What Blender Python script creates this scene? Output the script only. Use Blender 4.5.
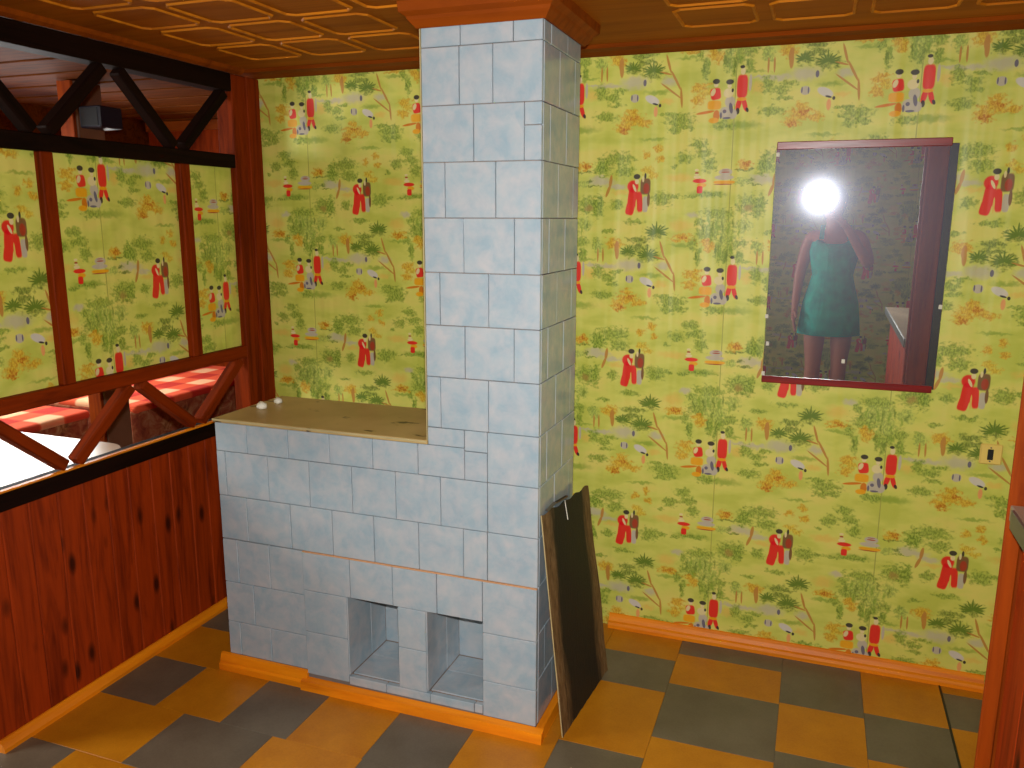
import bpy, bmesh, math, random
from mathutils import Vector, Matrix

for o in list(bpy.data.objects):
    bpy.data.objects.remove(o)
scene = bpy.context.scene
COL = scene.collection
random.seed(7)

# ---------------------------------------------------------------- camera
YAW, PITCH, ROLL, FPX = 0.3524, -0.1987, 0.0029, 821.3
CAM = Vector((0.0, 0.0, 1.5))
cam_data = bpy.data.cameras.new('camera')
cam_data.sensor_fit = 'HORIZONTAL'
cam_data.sensor_width = 36.0
cam_data.lens = 36.0 * FPX / 1024.0
cam_data.clip_start = 0.02
cam = bpy.data.objects.new('camera', cam_data)
COL.objects.link(cam)
fwd = Vector((-math.sin(YAW) * math.cos(PITCH), math.cos(YAW) * math.cos(PITCH), math.sin(PITCH)))
right0 = Vector((math.cos(YAW), math.sin(YAW), 0))
up0 = right0.cross(fwd)
right = right0 * math.cos(ROLL) + up0 * math.sin(ROLL)
up = -right0 * math.sin(ROLL) + up0 * math.cos(ROLL)
cam.matrix_world = Matrix(((right.x, up.x, -fwd.x, CAM.x), (right.y, up.y, -fwd.y, CAM.y),
                           (right.z, up.z, -fwd.z, CAM.z), (0, 0, 0, 1)))
scene.camera = cam

# ---------------------------------------------------------------- world, lights, exposure
world = bpy.data.worlds.new('sky')
scene.world = world
world.use_nodes = True
world.node_tree.nodes['Background'].inputs[0].default_value = (0.62, 0.78, 1.0, 1)
world.node_tree.nodes['Background'].inputs[1].default_value = 1.5


def area_light(name, loc, direction, sx, sy, energy, color, spread=180.0):
    d = bpy.data.lights.new(name, 'AREA')
    d.shape = 'RECTANGLE'
    d.size, d.size_y = sx, sy
    d.energy, d.color = energy, color
    d.spread = math.radians(spread)
    o = bpy.data.objects.new(name, d)
    COL.objects.link(o)
    o.location = loc
    o.rotation_euler = Vector(direction).to_track_quat('-Z', 'Y').to_euler()
    return o


FLASH_W, DAY_W = 33.0, 66.0
# the pop-up flash of the photographer's camera
area_light('camera_flash', CAM + up * 0.072 + fwd * 0.012, fwd, 0.034, 0.014, FLASH_W, (1.0, 0.98, 0.95), 146)
# daylight coming in at the two windows of the next room
area_light('window_daylight', (-4.28, 0.16, 1.50), (1, 0.55, -0.30), 0.80, 0.90, DAY_W, (1.0, 0.97, 0.90))
area_light('window_daylight', (-4.28, 3.25, 1.42), (1, 0.0, -0.55), 1.70, 0.80, DAY_W * 0.6, (1.0, 0.97, 0.90))

scene.view_settings.view_transform = 'Standard'
scene.view_settings.look = 'None'
scene.view_settings.gamma = 1.0
scene.view_settings.use_curve_mapping = False
scene.view_settings.exposure = 0.0

# wallpaper print: one repeat of the roll, in metres (kind, colour, u, v, half width, half height, turn)
MOTIF = [
    ('w', 'lav', 0.4577, 0.1565, 0.0499, 0.0222, 0),
    ('w', 'lav', 0.0395, 0.1545, 0.0265, 0.0153, 0),
    ('w', 'lav', 0.3752, 0.1502, 0.0556, 0.009, 0),
    ('w', 'lav', 0.3548, 0.4343, 0.0523, 0.0131, 0),
    ('w', 'lav', 0.4073, 0.4187, 0.0376, 0.0093, 0),
    ('w', 'lav', 0.3441, 0.4432, 0.0335, 0.0132, 0),
    ('w', 'lav', 0.1337, 0.3251, 0.0222, 0.0115, 0),
    ('w', 'lav', 0.3209, 0.1544, 0.0288, 0.0051, 0),
    ('w', 'peach', 0.0884, 0.4455, 0.049, 0.0145, 0),
    ('w', 'peach', 0.0948, 0.2897, 0.036, 0.0231, 0),
    ('w', 'peach', 0.422, 0.3986, 0.0328, 0.0093, 0),
    ('w', 'peach', 0.3186, 0.1225, 0.0227, 0.0191, 0),
    ('w', 'peach', 0.0352, 0.0928, 0.0266, 0.011, 0),
    ('w', 'green', 0.0029, 0.1228, 0.0446, 0.008, 0),
    ('w', 'green', 0.2789, 0.0115, 0.063, 0.013, 0),
    ('w', 'green', 0.5227, 0.5694, 0.0498, 0.0059, 0),
    ('w', 'green', 0.0976, 0.2251, 0.039, 0.006, 0),
    ('w', 'green', 0.3034, 0.1731, 0.0372, 0.0051, 0),
    ('s', 'seam', 0.2502, 0.3, 0.0016, 9.0, 0),
    ('f', 'green', 0.2221, 0.2098, 0.0126, 0.0383, 0),
    ('f', 'green', 0.2406, 0.1931, 0.0101, 0.0404, 0),
    ('f', 'green', 0.2573, 0.2188, 0.0175, 0.0338, 0),
    ('f', 'green', 0.29, 0.1897, 0.0149, 0.0254, 0),
    ('f', 'green', 0.2877, 0.2319, 0.0268, 0.0189, 0),
    ('f', 'green', 0.1553, 0.1873, 0.012, 0.0365, 0),
    ('f', 'green', 0.1362, 0.2299, 0.0154, 0.0214, 0),
    ('f', 'green', 0.213, 0.3287, 0.0566, 0.0204, 0),
    ('f', 'green', 0.1569, 0.3038, 0.0177, 0.0156, 0),
    ('f', 'green', 0.1853, 0.2647, 0.0419, 0.0322, 0),
    ('f', 'green', 0.3109, 0.3563, 0.0424, 0.0335, 0),
    ('f', 'green', 0.3487, 0.3636, 0.0151, 0.0333, 0),
    ('f', 'green', 0.2195, 0.0112, 0.0363, 0.0149, 0),
    ('f', 'green', 0.3478, 0.1315, 0.021, 0.0271, 0),
    ('f', 'green', 0.3855, 0.1122, 0.0278, 0.0162, 0),
    ('f', 'green', 0.4103, 0.1331, 0.0285, 0.0081, 0),
    ('f', 'green', 0.3638, 0.0504, 0.0397, 0.0164, 0),
    ('f', 'green', 0.3978, 0.0877, 0.0277, 0.0081, 0),
    ('f', 'green', 0.0774, 0.0344, 0.0507, 0.0213, 0),
    ('f', 'green', 0.0653, 0.005, 0.0266, 0.0134, 0),
    ('f', 'green', 0.1005, 0.0109, 0.0264, 0.0124, 0),
    ('f', 'green', 0.0434, 0.0531, 0.0333, 0.0071, 0),
    ('f', 'green', 0.4095, 0.5095, 0.056, 0.024, 0),
    ('f', 'green', 0.3586, 0.4766, 0.0331, 0.0242, 0),
    ('f', 'green', 0.4317, 0.469, 0.0372, 0.0208, 0),
    ('f', 'green', 0.029, 0.3775, 0.0386, 0.0254, 0),
    ('f', 'green', 0.0695, 0.3849, 0.0189, 0.0083, 0),
    ('f', 'green', 0.4089, 0.3601, 0.0236, 0.0188, 0),
    ('f', 'green', 0.3425, 0.3485, 0.0216, 0.0356, 0),
    ('f', 'green', 0.4718, 0.301, 0.0396, 0.0104, 0),
    ('f', 'green', 0.3804, 0.2702, 0.0248, 0.0076, 0),
    ('f', 'green', 0.3405, 0.2285, 0.0145, 0.0193, 0),
    ('f', 'green', 0.1413, 0.5518, 0.0314, 0.016, 0),
    ('f', 'green', 0.0991, 0.5094, 0.0288, 0.0202, 0),
    ('f', 'green', 0.1601, 0.5215, 0.0327, 0.0169, 0),
    ('f', 'green', 0.1793, 0.4846, 0.0226, 0.0246, 0),
    ('f', 'green', 0.0646, 0.4805, 0.0116, 0.0072, 0),
    ('f', 'green', 0.3541, 0.4877, 0.0241, 0.0328, 0),
    ('f', 'dgreen', 0.5196, 0.1886, 0.0379, 0.0241, 0),
    ('f', 'dgreen', 0.4517, 0.2006, 0.0281, 0.0185, 0),
    ('f', 'dgreen', 0.4917, 0.2188, 0.0358, 0.0096, 0),
    ('f', 'dgreen', 0.0147, 0.267, 0.0344, 0.0225, 0),
    ('f', 'dgreen', 0.4877, 0.2408, 0.042, 0.0123, 0),
    ('f', 'dgreen', 0.4792, 0.2163, 0.0187, 0.0143, 0),
    ('f', 'dgreen', 0.2963, 0.4668, 0.0359, 0.0044, 0),
    ('f', 'dgreen', 0.3243, 0.4215, 0.0253, 0.0031, 0),
    ('f', 'dgreen', 0.3108, 0.4358, 0.0118, 0.0071, 0),
    ('f', 'lgreen', 0.2192, 0.2927, 0.0545, 0.0296, 0),
    ('f', 'lgreen', 0.2471, 0.2584, 0.0326, 0.0342, 0),
    ('f', 'lgreen', 0.2973, 0.2921, 0.0278, 0.0248, 0),
    ('f', 'lgreen', 0.2813, 0.4303, 0.0255, 0.0133, 0),
    ('f', 'lgreen', 0.3457, 0.2168, 0.0195, 0.0245, 0),
    ('w', 'green', 0.1793, 0.3922, 0.0656, 0.0118, 0),
    ('f', 'green', 0.1222, 0.3838, 0.0244, 0.0055, 0),
    ('f', 'green', 0.1838, 0.3903, 0.0524, 0.009, 0),
    ('w', 'brown', 0.3114, 0.3474, 0.017, 0.0134, 0),
    ('f', 'orange', 0.4522, 0.0398, 0.0421, 0.0226, 0),
    ('f', 'orange', 0.4252, 0.0162, 0.0286, 0.0209, 0),
    ('f', 'orange', 0.4937, 0.0269, 0.03, 0.0135, 0),
    ('f', 'orange', 0.4515, 0.0624, 0.0229, 0.0135, 0),
    ('f', 'orange', 0.4054, 0.2265, 0.0283, 0.0177, 0),
    ('f', 'orange', 0.1365, 0.1285, 0.0259, 0.0156, 0),
    ('f', 'orange', 0.1337, 0.0935, 0.0238, 0.0175, 0),
    ('f', 'orange', 0.1489, 0.1405, 0.0267, 0.0061, 0),
    ('f', 'orange', 0.1921, 0.22, 0.0195, 0.0213, 0),
    ('f', 'orange', 0.1012, 0.2406, 0.041, 0.0052, 0),
    ('f', 'orange', 0.504, 0.5188, 0.0155, 0.0132, 0),
    ('f', 'orange', 0.0116, 0.5412, 0.0153, 0.0145, 0),
    ('f', 'orange', 0.0205, 0.5063, 0.0153, 0.0122, 0),
    ('f', 'orange', 0.4029, 0.2313, 0.0295, 0.0192, 0),
    ('f', 'orange', 0.1009, 0.2521, 0.0338, 0.013, 0),
    ('f', 'orange', 0.1823, 0.2344, 0.023, 0.0148, 0),
    ('f', 'orange', 0.2919, 0.4851, 0.027, 0.0176, 0),
    ('f', 'amber', 0.5125, 0.4712, 0.021, 0.0128, 0),
    ('f', 'amber', 0.5313, 0.4539, 0.0209, 0.011, 0),
    ('f', 'amber', 0.1566, 0.1138, 0.0215, 0.0113, 0),
    ('f', 'rust', 0.4278, 0.0072, 0.0166, 0.0118, 0),
    ('f', 'rust', 0.4612, 0.0447, 0.0183, 0.0072, 0),
    ('f', 'rust', 0.2995, 0.4868, 0.0152, 0.0106, 0),
    ('f', 'rust', 0.1033, 0.2495, 0.0198, 0.0065, 0),
    ('s', 'trunk', 0.0808, 0.1029, 0.0329, 0.0039, 95.27389595735177),
    ('s', 'trunk', 0.0614, 0.1572, 0.0373, 0.0039, 118.30075576600638),
    ('s', 'trunk', 0.0362, 0.2091, 0.0316, 0.0039, 106.26020470831196),
    ('s', 'trunk', 0.0473, 0.1251, 0.0444, 0.0031, 143.13010235415598),
    ('s', 'trunk', 0.0274, 0.181, 0.0211, 0.0031, 164.62374875117382),
    ('s', 'trunk', 0.3856, 0.4361, 0.0219, 0.0056, -97.1250163489018),
    ('s', 'trunk', 0.3775, 0.404, 0.0218, 0.0052, -110.47227951974192),
    ('s', 'trunk', 0.4122, 0.2158, 0.0214, 0.0077, -95.12819104185284),
    ('s', 'trunk', 0.3464, 0.1877, 0.0241, 0.0031, -90.0),
    ('s', 'trunk', 0.3645, 0.1881, 0.024, 0.0031, -88.72696997994329),
    ('s', 'trunk', 0.4137, 0.2, 0.0263, 0.0071, -88.28164199834454),
    ('s', 'dgreen', 0.5044, 0.1841, 0.0148, 0.0024, -163.76569786864852),
    ('s', 'dgreen', 0.5004, 0.1887, 0.0175, 0.0024, 178.3997660492705),
    ('s', 'dgreen', 0.4992, 0.195, 0.0201, 0.0024, 160.39496791788287),
    ('s', 'dgreen', 0.508, 0.1972, 0.0148, 0.0024, 140.3608254036664),
    ('s', 'dgreen', 0.512, 0.2018, 0.0174, 0.0024, 116.79527222234454),
    ('s', 'dgreen', 0.519, 0.2051, 0.02, 0.0024, 90.0),
    ('s', 'dgreen', 0.5253, 0.2, 0.0148, 0.0024, 63.20472777765549),
    ('s', 'dgreen', 0.0, 0.1991, 0.0173, 0.0024, 39.639174596333596),
    ('s', 'dgreen', 0.0069, 0.1956, 0.0199, 0.0024, 19.60503208211714),
    ('s', 'dgreen', 0.0033, 0.1893, 0.0147, 0.0024, 1.6002339507294776),
    ('s', 'dgreen', 0.0052, 0.184, 0.0173, 0.0024, -16.234302131351505),
    ('s', 'dgreen', 0.4403, 0.1964, 0.0112, 0.0024, -163.76569786864852),
    ('s', 'dgreen', 0.4374, 0.2009, 0.0132, 0.0024, 173.98765971491557),
    ('s', 'dgreen', 0.4379, 0.2066, 0.0152, 0.0024, 150.74393235903997),
    ('s', 'dgreen', 0.4458, 0.2078, 0.0112, 0.0024, 123.052408048909),
    ('s', 'dgreen', 0.4514, 0.2105, 0.0131, 0.0024, 90.0),
    ('s', 'dgreen', 0.4591, 0.2108, 0.0151, 0.0024, 56.947591951090985),
    ('s', 'dgreen', 0.4616, 0.2052, 0.0111, 0.0024, 29.25606764096003),
    ('s', 'dgreen', 0.466, 0.2014, 0.0131, 0.0024, 6.012340285084441),
    ('s', 'dgreen', 0.4675, 0.1958, 0.0151, 0.0024, -16.234302131351505),
    ('s', 'dgreen', 0.5322, 0.2597, 0.0157, 0.0026, -163.76569786864852),
    ('s', 'dgreen', 0.5279, 0.2645, 0.0185, 0.0026, 178.3997660492705),
    ('s', 'dgreen', 0.5266, 0.2713, 0.0212, 0.0026, 160.39496791788287),
    ('s', 'dgreen', 0.0034, 0.2743, 0.0156, 0.0026, 140.3608254036664),
    ('s', 'dgreen', 0.0076, 0.2796, 0.0184, 0.0026, 116.79527222234454),
    ('s', 'dgreen', 0.015, 0.2837, 0.0211, 0.0026, 90.0),
    ('s', 'dgreen', 0.0217, 0.2785, 0.0156, 0.0026, 63.20472777765549),
    ('s', 'dgreen', 0.0293, 0.2781, 0.0183, 0.0026, 39.639174596333596),
    ('s', 'dgreen', 0.0366, 0.2747, 0.021, 0.0026, 19.60503208211714),
    ('s', 'dgreen', 0.0328, 0.2675, 0.0155, 0.0026, 1.6002339507294776),
    ('s', 'dgreen', 0.0348, 0.2618, 0.0183, 0.0026, -16.234302131351505),
    ('w', 'dgreen', 0.1677, 0.2817, 0.0049, 0.0171, 7),
    ('w', 'green', 0.1838, 0.2968, 0.0048, 0.0199, 0),
    ('w', 'dgreen', 0.2001, 0.2797, 0.0048, 0.0227, -7),
    ('w', 'green', 0.2158, 0.2901, 0.0048, 0.0255, 7),
    ('w', 'dgreen', 0.2326, 0.2869, 0.0048, 0.0254, 0),
    ('w', 'green', 0.2511, 0.2838, 0.0048, 0.0226, -7),
    ('w', 'dgreen', 0.2668, 0.2988, 0.0047, 0.0168, 7),
    ('w', 'green', 0.2857, 0.2685, 0.0047, 0.0169, 0),
    ('w', 'dgreen', 0.304, 0.2881, 0.0047, 0.0154, -7),
    ('w', 'green', 0.195, 0.247, 0.0048, 0.0143, 7),
    ('w', 'dgreen', 0.2304, 0.2431, 0.0048, 0.0171, 0),
    ('w', 'green', 0.2607, 0.2481, 0.0048, 0.0141, -7),
    ('w', 'dgreen', 0.2144, 0.2139, 0.0042, 0.0179, 8),
    ('w', 'green', 0.2291, 0.1971, 0.0042, 0.0204, 0),
    ('w', 'dgreen', 0.2461, 0.1932, 0.0042, 0.0204, -8),
    ('w', 'green', 0.2604, 0.2146, 0.0042, 0.0152, 8),
    ('w', 'dgreen', 0.2833, 0.1981, 0.0041, 0.0127, 0),
    ('w', 'green', 0.2972, 0.1941, 0.0041, 0.0114, -8),
    ('w', 'dgreen', 0.1508, 0.1915, 0.0043, 0.0155, 8),
    ('w', 'green', 0.1622, 0.2046, 0.0043, 0.0154, 0),
    ('b', 'red', 0.2705, 0.1289, 0.0167, 0.0359, 0),
    ('s', 'red', 0.262, 0.0758, 0.0084, 0.0215, -14),
    ('s', 'red', 0.2805, 0.0743, 0.0075, 0.0236, 16),
    ('s', 'orange', 0.2704, 0.0903, 0.0159, 0.0052, 0),
    ('s', 'dark', 0.2598, 0.0541, 0.0059, 0.0104, 0),
    ('s', 'dark', 0.289, 0.0573, 0.0046, 0.0077, 20),
    ('s', 'cream', 0.2709, 0.1745, 0.0075, 0.011, 0),
    ('s', 'dark', 0.2685, 0.1877, 0.0075, 0.0051, 0),
    ('s', 'lav', 0.2949, 0.1389, 0.0046, 0.0255, 0),
    ('b', 'orange', 0.1863, 0.0755, 0.0214, 0.0139, 0),
    ('s', 'rust', 0.1594, 0.0537, 0.0302, 0.0044, 8),
    ('s', 'rust', 0.1944, 0.0431, 0.0103, 0.0175, 0),
    ('s', 'orange', 0.1865, 0.0283, 0.0163, 0.0088, 0),
    ('b', 'red', 0.189, 0.1095, 0.0162, 0.0182, 8),
    ('s', 'cream', 0.181, 0.1145, 0.0068, 0.0121, -20),
    ('s', 'cream', 0.1889, 0.1372, 0.0072, 0.0073, 0),
    ('s', 'dark', 0.1893, 0.1475, 0.0115, 0.0082, 0),
    ('s', 'lav', 0.235, 0.0836, 0.0161, 0.0181, 0),
    ('s', 'lav', 0.2226, 0.0506, 0.0196, 0.0191, 0),
    ('s', 'lav', 0.2441, 0.0462, 0.0144, 0.0156, 0),
    ('s', 'cream', 0.2293, 0.1106, 0.0161, 0.0146, 0),
    ('s', 'dark', 0.2416, 0.1183, 0.0038, 0.006, 0),
    ('s', 'cream', 0.2312, 0.1322, 0.0067, 0.0073, 0),
    ('s', 'dark', 0.2318, 0.1442, 0.0122, 0.0081, 0),
    ('s', 'grey', 0.2194, 0.0549, 0.006, 0.0061, 0),
    ('s', 'grey', 0.2389, 0.0642, 0.0059, 0.0173, 10),
    ('s', 'grey', 0.2269, 0.0343, 0.0128, 0.0035, 0),
    ('s', 'grey', 0.2085, 0.0423, 0.0034, 0.0105, 0),
    ('s', 'red', 0.4625, 0.4184, 0.0195, 0.0204, 0),
    ('b', 'red', 0.4619, 0.3801, 0.0158, 0.0336, -6),
    ('b', 'red', 0.4554, 0.3469, 0.0149, 0.0234, -12),
    ('b', 'red', 0.4864, 0.3678, 0.0102, 0.0345, 4),
    ('s', 'cream', 0.4683, 0.4132, 0.0042, 0.0139, 25),
    ('s', 'peach', 0.4757, 0.353, 0.0028, 0.0234, 0),
    ('s', 'cream', 0.4759, 0.4345, 0.0069, 0.0092, 0),
    ('s', 'dark', 0.4754, 0.4507, 0.0115, 0.0088, 0),
    ('s', 'dark', 0.5039, 0.4523, 0.0037, 0.0101, 0),
    ('b', 'lav', 0.5061, 0.3598, 0.0092, 0.0261, 0),
    ('b', 'brownk', 0.5051, 0.4183, 0.0174, 0.0268, 0),
    ('s', 'redbr', 0.5081, 0.412, 0.0101, 0.0176, 0),
    ('s', 'cream', 0.4969, 0.4418, 0.0037, 0.0101, 0),
    ('s', 'brownk', 0.5167, 0.3745, 0.0051, 0.0232, 0),
    ('s', 'red', 0.151, 0.4339, 0.0228, 0.0072, 0),
    ('s', 'orange', 0.1582, 0.4203, 0.0149, 0.0072, 0),
    ('b', 'red', 0.1523, 0.4059, 0.0097, 0.0118, 0),
    ('s', 'cream', 0.1425, 0.4465, 0.0114, 0.0059, 0),
    ('s', 'redbr', 0.141, 0.4595, 0.0062, 0.0032, 0),
    ('s', 'cream', 0.1406, 0.4685, 0.007, 0.004, 0),
    ('s', 'cream', 0.1412, 0.455, 0.0079, 0.0023, 0),
    ('b', 'orange', 0.2298, 0.4289, 0.0336, 0.0049, 0),
    ('s', 'lav', 0.2325, 0.4608, 0.0215, 0.0116, 0),
    ('s', 'lav', 0.229, 0.4441, 0.031, 0.008, 0),
    ('s', 'redbr', 0.2325, 0.4608, 0.0137, 0.0022, 0),
    ('s', 'redbr', 0.2267, 0.4224, 0.0311, 0.0018, 0),
    ('s', 'redbr', 0.2322, 0.4675, 0.012, 0.0013, 0),
    ('s', 'lav', 0.4601, 0.1075, 0.0146, 0.0134, 0),
    ('s', 'grey', 0.4692, 0.1077, 0.0023, 0.0107, 0),
    ('s', 'grey', 0.45, 0.1095, 0.0023, 0.0098, 0),
    ('s', 'grey', 0.4921, 0.1545, 0.0054, 0.0106, 0),
    ('s', 'lavl', 0.5183, 0.1002, 0.0251, 0.0124, -25),
    ('s', 'dark', 0.5287, 0.0863, 0.0099, 0.0031, -15),
    ('s', 'dark', 0.0116, 0.0814, 0.0045, 0.0058, 0),
    ('s', 'peachk', 0.5308, 0.0628, 0.0067, 0.0169, 0),
]

# ---------------------------------------------------------------- helpers
def lin(c):
    return tuple((x / 255 / 12.92) if x / 255 <= 0.04045 else ((x / 255 + 0.055) / 1.055) ** 2.4 for x in c) + (1,)


def link(o, parent=None):
    COL.objects.link(o)
    if parent is not None:
        o.parent = parent
    return o


def tag(o, label=None, cat=None, group=None, kind=None):
    if label: o['label'] = label
    if cat: o['category'] = cat
    if group: o['group'] = group
    if kind: o['kind'] = kind
    return o


def empty(name, loc=(0, 0, 0), parent=None):
    o = bpy.data.objects.new(name, None)
    o.empty_display_size = 0.1
    o.location = loc
    return link(o, parent)


def world_loc(o):
    v = Vector((0, 0, 0))
    while o is not None:
        v += o.location
        o = o.parent
    return v


def mesh_obj(name, bm, mat, parent=None, loc=None, smooth=False):
    """BM holds local coordinates about LOC (world)."""
    me = bpy.data.meshes.new(name)
    bm.to_mesh(me)
    bm.free()
    me.materials.append(mat)
    if smooth:
        for f in me.polygons: f.use_smooth = True
    o = bpy.data.objects.new(name, me)
    l = Vector(loc) if loc is not None else Vector((0, 0, 0))
    o.location = l - (world_loc(parent) if parent is not None else Vector((0, 0, 0)))
    return link(o, parent)


_boxes = {}


def box_mesh(name, size, mat, bevel):
    key = (tuple(round(s, 4) for s in size), mat.name, bevel)
    if key not in _boxes:
        bm = bmesh.new()
        bmesh.ops.create_cube(bm, size=1.0)
        bmesh.ops.scale(bm, vec=size, verts=bm.verts)
        b = min(bevel, min(size) * 0.4)
        if b > 0:
            bmesh.ops.bevel(bm, geom=bm.edges[:], offset=b, segments=1, affect='EDGES', profile=0.5)
        me = bpy.data.meshes.new(name)
        bm.to_mesh(me)
        bm.free()
        me.materials.append(mat)
        _boxes[key] = me
    return _boxes[key]


def box(name, lo, hi, mat, parent=None, bevel=0.002, rot=None):
    lo, hi = Vector(lo), Vector(hi)
    o = bpy.data.objects.new(name, box_mesh(name, hi - lo, mat, bevel))
    o.location = (lo + hi) / 2 - (world_loc(parent) if parent is not None else Vector((0, 0, 0)))
    if rot: o.rotation_euler = rot
    return link(o, parent)


def add_box(bm, lo, hi):
    r = bmesh.ops.create_cube(bm, size=1.0)
    lo, hi = Vector(lo), Vector(hi)
    bmesh.ops.scale(bm, vec=hi - lo, verts=r['verts'])
    bmesh.ops.translate(bm, vec=(lo + hi) / 2, verts=r['verts'])


def cyl(name, loc, r0, r1, h, mat, parent=None, axis='Z', seg=20, bevel=0.0):
    bm = bmesh.new()
    bmesh.ops.create_cone(bm, cap_ends=True, segments=seg, radius1=r0, radius2=r1, depth=h)
    if bevel:
        bmesh.ops.bevel(bm, geom=[e for e in bm.edges if len(e.link_faces) == 2 and e.calc_face_angle() > 0.8],
                        offset=bevel, segments=2, affect='EDGES', profile=0.5)
    if axis == 'Y': bmesh.ops.rotate(bm, matrix=Matrix.Rotation(-math.pi / 2, 3, 'X'), verts=bm.verts)
    if axis == 'X': bmesh.ops.rotate(bm, matrix=Matrix.Rotation(math.pi / 2, 3, 'Y'), verts=bm.verts)
    return mesh_obj(name, bm, mat, parent, loc)


def extrude_profile(name, prof, a, b, mat, parent=None, axis='X', kind=None):
    """Profile points (p, z) swept along AXIS from a to b; p is the other horizontal axis."""
    bm = bmesh.new()
    rings = []
    mid = (a + b) / 2
    cp = sum(q[0] for q in prof) / len(prof)
    for t in (a, b):
        rings.append([bm.verts.new((t - mid, q[0] - cp, q[1]) if axis == 'X' else (q[0] - cp, t - mid, q[1])) for q in prof])
    n = len(prof)
    for i in range(n):
        bm.faces.new((rings[0][i], rings[0][(i + 1) % n], rings[1][(i + 1) % n], rings[1][i]))
    bm.faces.new(rings[0])
    bm.faces.new(rings[1])
    bmesh.ops.recalc_face_normals(bm, faces=bm.faces)
    loc = (mid, cp, 0) if axis == 'X' else (cp, mid, 0)
    o = mesh_obj(name, bm, mat, parent, loc)
    if kind: o['kind'] = kind
    return o


# ---------------------------------------------------------------- materials
class NT:
    def __init__(s, name):
        s.m = bpy.data.materials.new(name)
        s.m.use_nodes = True
        s.t = s.m.node_tree
        s.bsdf = s.t.nodes['Principled BSDF']
        s.out = s.t.nodes['Material Output']

    def n(s, typ, **kw):
        x = s.t.nodes.new(typ)
        for k, v in kw.items():
            setattr(x, k, v)
        return x

    def l(s, a, b):
        s.t.links.new(a, b)

    def set(s, **kw):
        for k, v in kw.items():
            s.bsdf.inputs[k.replace('_', ' ')].default_value = v

    def coords(s, scale=(1, 1, 1), rnd=True):
        tc = s.n('ShaderNodeTexCoord')
        v = tc.outputs['Object']
        if rnd:
            oi = s.n('ShaderNodeObjectInfo')
            mu = s.n('ShaderNodeVectorMath', operation='MULTIPLY_ADD')
            cb = s.n('ShaderNodeCombineXYZ')
            for i, k in enumerate((37.0, 23.0, 11.0)):
                ma = s.n('ShaderNodeMath', operation='MULTIPLY')
                s.l(oi.outputs['Random'], ma.inputs[0])
                ma.inputs[1].default_value = k
                s.l(ma.outputs[0], cb.inputs[i])
            mu.inputs[1].default_value = (1, 1, 1)
            s.l(v, mu.inputs[0])
            s.l(cb.outputs[0], mu.inputs[2])
            v = mu.outputs[0]
        mp = s.n('ShaderNodeMapping')
        mp.inputs['Scale'].default_value = scale
        s.l(v, mp.inputs[0])
        return mp.outputs[0]

    def noise(s, vec, scale, detail=3, rough=0.5, dist=0.0):
        x = s.n('ShaderNodeTexNoise')
        x.inputs['Scale'].default_value = scale
        x.inputs['Detail'].default_value = detail
        x.inputs['Roughness'].default_value = rough
        x.inputs['Distortion'].default_value = dist
        s.l(vec, x.inputs['Vector'])
        return x.outputs['Fac']

    def ramp(s, fac, stops):
        r = s.n('ShaderNodeValToRGB')
        el = r.color_ramp.elements
        while len(el) < len(stops): el.new(0.5)
        for e_, (pos, c) in zip(el, stops):
            e_.position = pos
            e_.color = c
        s.l(fac, r.inputs[0])
        return r.outputs[0]

    def mix(s, fac, a, b, blend='MIX'):
        x = s.n('ShaderNodeMix', data_type='RGBA', blend_type=blend)
        for sock, val in ((x.inputs['Factor'], fac), (x.inputs[6], a), (x.inputs[7], b)):
            if hasattr(val, 'links'): s.l(val, sock)
            else: sock.default_value = val
        return x.outputs[2]

    def bump(s, h, strength=0.3, dist=0.01):
        b = s.n('ShaderNodeBump')
        b.inputs['Strength'].default_value = strength
        b.inputs['Distance'].default_value = dist
        s.l(h, b.inputs['Height'])
        s.l(b.outputs[0], s.bsdf.inputs['Normal'])

    def color(s, c):
        if hasattr(c, 'links'): s.l(c, s.bsdf.inputs['Base Color'])
        else: s.bsdf.inputs['Base Color'].default_value = c


def plain(name, rgb, rough=0.5, metallic=0.0, spec=0.5, var=0.12, scale=9.0):
    t = NT(name)
    c = lin(rgb)
    f = t.noise(t.coords(), scale, 4)
    d = tuple(x * (1 - var) for x in c[:3]) + (1,)
    b = tuple(min(1, x * (1 + var)) for x in c[:3]) + (1,)
    t.color(t.ramp(f, [(0.3, d), (0.7, b)]))
    t.set(Roughness=rough, Metallic=metallic)
    t.bsdf.inputs['Specular IOR Level'].default_value = spec
    return t.m


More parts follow.
